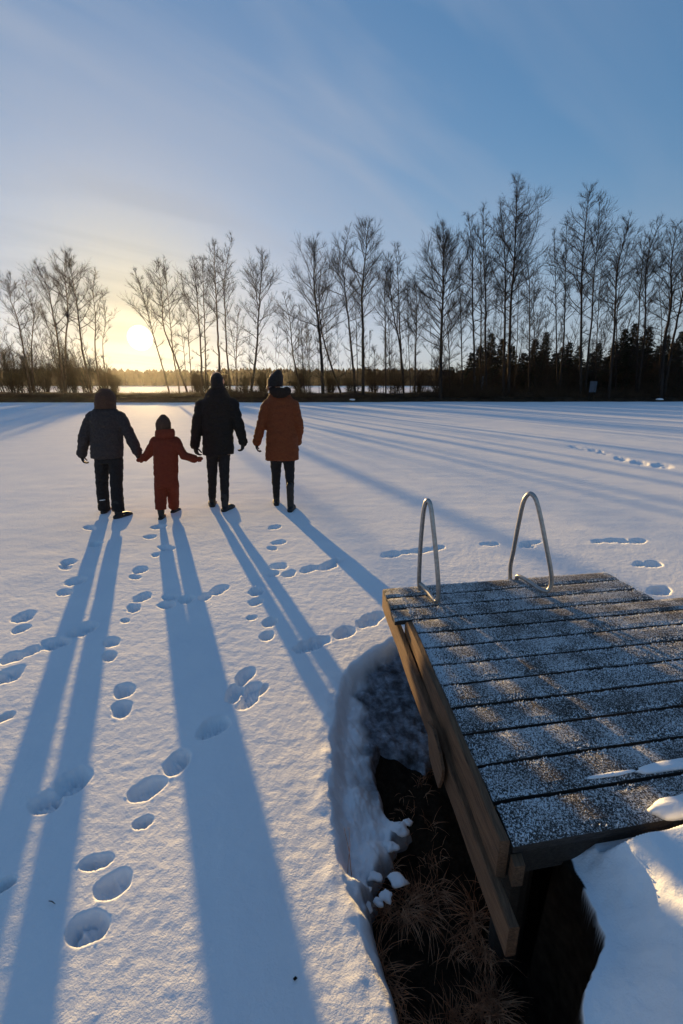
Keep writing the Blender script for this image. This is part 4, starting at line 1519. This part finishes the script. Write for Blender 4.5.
person(dict(
    zoom=ZA, Y=5.27, seed=3.1, k=.92, label='person in grey jacket and brown hood, holding the hand of the small child', feet=((192, 697), (262, 722)),
    head=(194, 128, .0), head_r=.108,
    torso=[(160, 196, 34, .075), (176, 197, 54, .10), (196, 198, 71, .12), (214, 199, 78, .128), (235, 200, 80, .135), (290, 203, 78, .14), (350, 203, 78, .145), (395, 204, 80, .15), (417, 204, 81, .145)],
    arms=[[(134, 220, 0), (96, 310, -.02), (80, 400, .02)], [(263, 220, 0), (312, 305, .0), (352, 388, .0)]],
    sleeve=(.078, .068, .056),
    hands=[dict(to=(92, 470, .02), palm=(1, .3, 0), curl=.95, side=-1), dict(to=(372, 440, .0), palm=(.2, .9, .3), curl=.9, side=-1)],
    legs=[((178, 425, 0), (180, 560), (188, 665)), ((246, 425, 0), (250, 560), (256, 672))],
    trouser_r=(.086, .070, .072), leg_end=-.02, boot_h=.10, boot_r=.052, toe=(-.2, .45), jacket='grey_cloth', trousers='black_cloth', glove='black_cloth',
    headgear=[dict(name='hood', mat='brown_knit', rows=[(178, 196, 52, .11), (160, 195, 48, .125), (140, 195, 47, .135), (115, 194, 43, .135), (95, 193, 34, .115), (82, 193, 20, .075), (77, 193, 9, .035)], dy=-.015)],
    extra=[dict(name='reflective_strip', mat='reflector', tube=([(168, 627, -.055), (180, 626, -.068), (194, 624, -.066)], [.005, .006, .005]))],
))

person(dict(
    zoom=ZA, Y=5.19, seed=7.7, k=.72, label='small child in a rust red snowsuit walking between two bigger people', feet=((469, 727), (531, 694)),
    head=(478, 262, .02), head_r=.094, mitten=True, hand_k=.95,
    torso=[(306, 486, 26, .06), (318, 487, 48, .085), (340, 488, 62, .105), (380, 490, 62, .115), (430, 491, 62, .12), (480, 491, 61, .125), (530, 492, 60, .125), (552, 493, 54, .115)],
    arms=[[(440, 338, 0), (408, 395, .0), (384, 420, .0)], [(540, 338, 0), (580, 408, .0), (632, 424, .0)]],
    sleeve=(.058, .052, .045),
    hands=[dict(to=(358, 430, .0), palm=(0, 1, .2), curl=.4, side=1), dict(to=(664, 422, .0), palm=(0, 1, .2), curl=.4, side=-1)],
    legs=[((466, 545, 0), (466, 615), (468, 672)), ((523, 545, 0), (527, 610), (530, 655))],
    trouser_r=(.078, .070, .066), leg_end=.0, boot_h=.06, boot_r=.048, toe=(-.1, .2), jacket='rust_suit', trousers='rust_suit', glove='rust_suit', top_name='snowsuit_top',
    headgear=[dict(name='hat', mat='brown_knit', rows=[(286, 479, 34, .09), (268, 479, 36, .10), (248, 478, 35, .102), (228, 478, 27, .085), (214, 478, 15, .05), (206, 478, 8, .025)]),
              dict(name='hood', mat='rust_suit', rows=[(320, 486, 46, .08), (305, 487, 50, .085), (290, 487, 49, .08), (276, 487, 42, .07)], dy=-.03)],
))

person(dict(
    zoom=ZB, Y=5.55, seed=12.3, k=1.0, label='man in a long black coat, tallest dark figure beside the woman', feet=((157, 714), (222, 736)),
    head=(180, 92, .0), head_r=.108,
    torso=[(120, 182, 30, .07), (136, 182, 44, .085), (156, 181, 58, .105), (184, 181, 75, .125), (206, 181, 84, .135), (230, 181, 86, .14), (290, 182, 82, .145), (350, 185, 78, .14), (410, 187, 80, .14), (436, 187, 82, .14), (450, 187, 82, .14)],
    arms=[[(108, 205, 0), (84, 310, -.02), (72, 408, .01)], [(254, 205, 0), (284, 305, -.02), (308, 392, .03)]],
    sleeve=(.080, .070, .056),
    hands=[dict(to=(84, 468, .02), palm=(.5, .7, 0), curl=.8, side=1), dict(to=(300, 460, .05), palm=(-1, .3, 0), curl=.95, side=1)],
    legs=[((157, 440, 0), (157, 560), (160, 662)), ((213, 440, 0), (216, 570), (216, 684))],
    trouser_r=(.082, .060, .050), leg_end=.0, boot_h=.10, boot_r=.049, toe=(-.35, .3), jacket='man_coat', trousers='black_cloth', glove='black_cloth', top_name='coat',
    headgear=[dict(name='beanie', mat='black_cloth', rows=[(124, 182, 28, .078), (112, 181, 30, .088), (95, 180, 31, .102), (75, 180, 29, .098), (60, 180, 20, .07), (52, 180, 10, .035)], dy=-.012),
              dict(name='collar', mat='man_coat', rows=[(134, 182, 38, .085), (122, 182, 33, .08), (112, 182, 31, .082)])],
))

person(dict(
    zoom=ZB, Y=5.65, seed=21.9, k=.98, label='woman in a rust orange coat and black knitted hat with dark fur hood', feet=((470, 706), (540, 736)),
    head=(463, 92, .0), head_r=.105,
    torso=[(140, 487, 34, .075), (156, 488, 50, .10), (182, 489, 66, .12), (204, 490, 74, .128), (230, 492, 76, .135), (290, 494, 74, .14), (350, 496, 78, .15), (410, 498, 84, .16), (450, 498, 87, .16), (477, 498, 88, .155)],
    arms=[[(424, 212, 0), (396, 310, -.02), (374, 392, .02)], [(556, 212, 0), (580, 310, .0), (572, 392, .12)]],
    sleeve=(.072, .064, .054),
    hands=[dict(to=(374, 458, .02), palm=(1, .3, 0), curl=.95, side=-1), dict(to=(556, 420, .20), palm=(-1, 0, 0), curl=.8, side=1)],
    legs=[((468, 470, 0), (468, 570), (472, 655)), ((530, 470, 0), (536, 570), (538, 668))],
    trouser_r=(.080, .058, .045), leg_end=-.01, boot_h=.17, boot_r=.049, toe=(-.2, .1), jacket='rust_coat', trousers='black_cloth', glove='black_cloth', top_name='coat',
    headgear=[dict(name='hat', mat='black_cloth', rows=[(120, 464, 36, .100), (105, 464, 38, .108), (85, 465, 37, .108), (65, 470, 30, .09), (48, 477, 19, .06), (38, 481, 10, .03), (34, 483, 4, .012)], wrinkle=(.005, 40, 60, 3)),
              dict(name='hair', mat='hair', balls=[(430, 100, .02, .045, .35, .9, 1.2), (428, 128, .03, .035, .4, .9, 1.2), (497, 105, .04, .04, .3, .9, 1.2)]),
              dict(name='fur_hood', mat='fur', balls=[(487, 150, -.10, .105, 1.08, .75, .62), (455, 140, -.04, .06, .9, 1.2, .9), (521, 142, -.04, .06, .9, 1.2, .9)], wrinkle=(.012, 55, 55, 3))],
))

# ------------------------------------------------------------------ light, sky, air, camera
w = bpy.data.worlds.new('World')
SC.world = w
w.use_nodes = True
t = w.node_tree
N, Lk = t.nodes, t.links
bg = N['Background']
out = N['World Output']
sky = N.new('ShaderNodeTexSky')
sky.sky_type = 'NISHITA'
sky.sun_disc = False
sky.sun_elevation = SUN_EL
sky.sun_rotation = SUN_AZ
sky.altitude = 100
sky.air_density = 1.0
sky.dust_density = .6
sky.ozone_density = 2.0
tc = N.new('ShaderNodeTexCoord')


def wmath(op, a, b=None, clamp=False):
    m = N.new('ShaderNodeMath')
    m.operation = op
    m.use_clamp = clamp
    for i, v in enumerate((a, b)):
        if v is None:
            continue
        if hasattr(v, 'is_linked'):
            Lk.new(v, m.inputs[i])
        else:
            m.inputs[i].default_value = v
    return m.outputs[0]


def wmix(fac, a, b, mode='MIX'):
    m = N.new('ShaderNodeMix')
    m.data_type = 'RGBA'
    m.blend_type = mode
    for sock, v in ((m.inputs[0], fac), (m.inputs[6], a), (m.inputs[7], b)):
        if hasattr(v, 'is_linked'):
            Lk.new(v, sock)
        else:
            sock.default_value = v if not isinstance(v, tuple) else tuple(v) + (1,)
    return m.outputs[2]


# thin cirrus veil: stretched noise on the sky plane
sep = N.new('ShaderNodeSeparateXYZ')
Lk.new(tc.outputs['Generated'], sep.inputs[0])
zz = wmath('ADD', wmath('MAXIMUM', sep.outputs['Z'], 0.0), .22)
cmb = N.new('ShaderNodeCombineXYZ')
Lk.new(wmath('DIVIDE', sep.outputs['X'], zz), cmb.inputs[0])
Lk.new(wmath('DIVIDE', sep.outputs['Y'], zz), cmb.inputs[1])
mp = N.new('ShaderNodeMapping')
mp.inputs['Rotation'].default_value = (0, 0, math.radians(50))
Lk.new(cmb.outputs[0], mp.inputs['Vector'])
mp2 = N.new('ShaderNodeMapping')
mp2.inputs['Scale'].default_value = (1.9, .42, 1)
Lk.new(mp.outputs[0], mp2.inputs['Vector'])
nz = N.new('ShaderNodeTexNoise')
nz.inputs['Scale'].default_value = 1.9
nz.inputs['Detail'].default_value = 5
nz.inputs['Roughness'].default_value = .5
nz.inputs['Distortion'].default_value = .5
Lk.new(mp2.outputs[0], nz.inputs['Vector'])
veil = wmath('MULTIPLY', wmath('SUBTRACT', nz.outputs['Fac'], .44, True), 5.0, True)
vm = N.new('ShaderNodeMapRange')
vm.interpolation_type = 'SMOOTHSTEP'
vm.inputs['From Min'].default_value = .62
vm.inputs['From Max'].default_value = -.15
vm.inputs['To Min'].default_value = .12
Lk.new(sep.outputs['X'], vm.inputs['Value'])
veil = wmath('MULTIPLY', veil, vm.outputs['Result'])
# glow of the low sun
dotn = N.new('ShaderNodeVectorMath')
dotn.operation = 'DOT_PRODUCT'
Lk.new(tc.outputs['Generated'], dotn.inputs[0])
dotn.inputs[1].default_value = SUN_DIR
ang = wmath('ARCCOSINE', wmath('MINIMUM', dotn.outputs['Value'], 1.0))
SKYS = .085
EXPO = 1.42


def gauss(sig):
    return wmath('EXPONENT', wmath('MULTIPLY', wmath('MULTIPLY', ang, ang), -1 / (2 * math.radians(sig) ** 2)))


# thin high haze evens the sky out: soft shoulder near the sun, deeper blue away from it
hs = N.new('ShaderNodeHueSaturation')
elev = N.new('ShaderNodeMapRange')
elev.interpolation_type = 'SMOOTHSTEP'
elev.inputs['From Min'].default_value = .02
elev.inputs['From Max'].default_value = .42
elev.inputs['To Min'].default_value = .62
elev.inputs['To Max'].default_value = 1.34
Lk.new(sep.outputs['Z'], elev.inputs['Value'])
Lk.new(elev.outputs['Result'], hs.inputs['Saturation'])
den = wmix(1.0, wmix(1.0, sky.outputs[0], (.30, .30, .30), 'MULTIPLY'), (1, 1, 1), 'ADD')
Lk.new(wmix(1.0, sky.outputs[0], den, 'DIVIDE'), hs.inputs['Color'])
base = wmix(1.0, hs.outputs[0], (1.10, 1.25, 1.56), 'MULTIPLY')
base = wmix(wmath('MULTIPLY', veil, .46), base, (1.75, 2.0, 2.5))
mr = N.new('ShaderNodeMapRange')
mr.interpolation_type = 'SMOOTHSTEP'
mr.inputs['From Min'].default_value = math.radians(1.36)
mr.inputs['From Max'].default_value = math.radians(1.12)
Lk.new(ang, mr.inputs['Value'])
base = wmix(gauss(7.0), base, wmix(1.0, base, (1.08, .92, .60), 'MULTIPLY'))
g1 = wmix(gauss(3.0), (0, 0, 0), (.75, .68, .5))
disc = wmix(mr.outputs['Result'], (0, 0, 0), (22, 19, 15))
base = wmix(1.0, base, g1, 'ADD')
base = wmix(1.0, base, disc, 'ADD')
Lk.new(base, bg.inputs['Color'])
bg.inputs['Strength'].default_value = SKYS

sun = bpy.data.lights.new('sun', 'SUN')
sun.energy = 4.3
sun.angle = math.radians(.55)
sun.color = (1.0, .65, .26)
so = bpy.data.objects.new('sun', sun)
COL.objects.link(so)
so.rotation_euler = (-SUN_DIR).to_track_quat('-Z', 'Y').to_euler()
so.location = SUN_DIR * 50

HAZE = .00006
if HAZE > 0:
    hm = bpy.data.materials.new('haze')
    hm.use_nodes = True
    ht = hm.node_tree
    ht.nodes.remove(ht.nodes['Principled BSDF'])
    pv = ht.nodes.new('ShaderNodeVolumePrincipled')
    pv.inputs['Density'].default_value = HAZE
    pv.inputs['Color'].default_value = (.9, .9, .92, 1)
    pv.inputs['Anisotropy'].default_value = .78
    ht.links.new(pv.outputs[0], ht.nodes['Material Output'].inputs['Volume'])
    hb = MB()
    hb.prism([Vector((-420, -60, -1.6)), Vector((420, -60, -1.6)), Vector((420, 420, -1.6)), Vector((-420, 420, -1.6))], (0, 0, 31))
    tag(hb.build('haze', hm), kind='stuff')

cam = bpy.data.cameras.new('camera')
co = bpy.data.objects.new('camera', cam)
COL.objects.link(co)
cam.sensor_fit = 'VERTICAL'
cam.sensor_height = 36
cam.sensor_width = 24
cam.lens = F * 36 / H
co.location = (0, 0, CH)
co.rotation_euler = (math.pi / 2 - TILT, 0, 0)
cam.clip_start = .05
cam.clip_end = 9000
SC.camera = co

SC.view_settings.view_transform = 'Standard'
SC.view_settings.look = 'None'
SC.view_settings.gamma = 1
SC.view_settings.exposure = EXPO
SC.render.engine = 'CYCLES'
SC.cycles.use_denoising = True
SC.cycles.max_bounces = 6
SC.cycles.volume_bounces = 0
SC.cycles.sample_clamp_indirect = 6
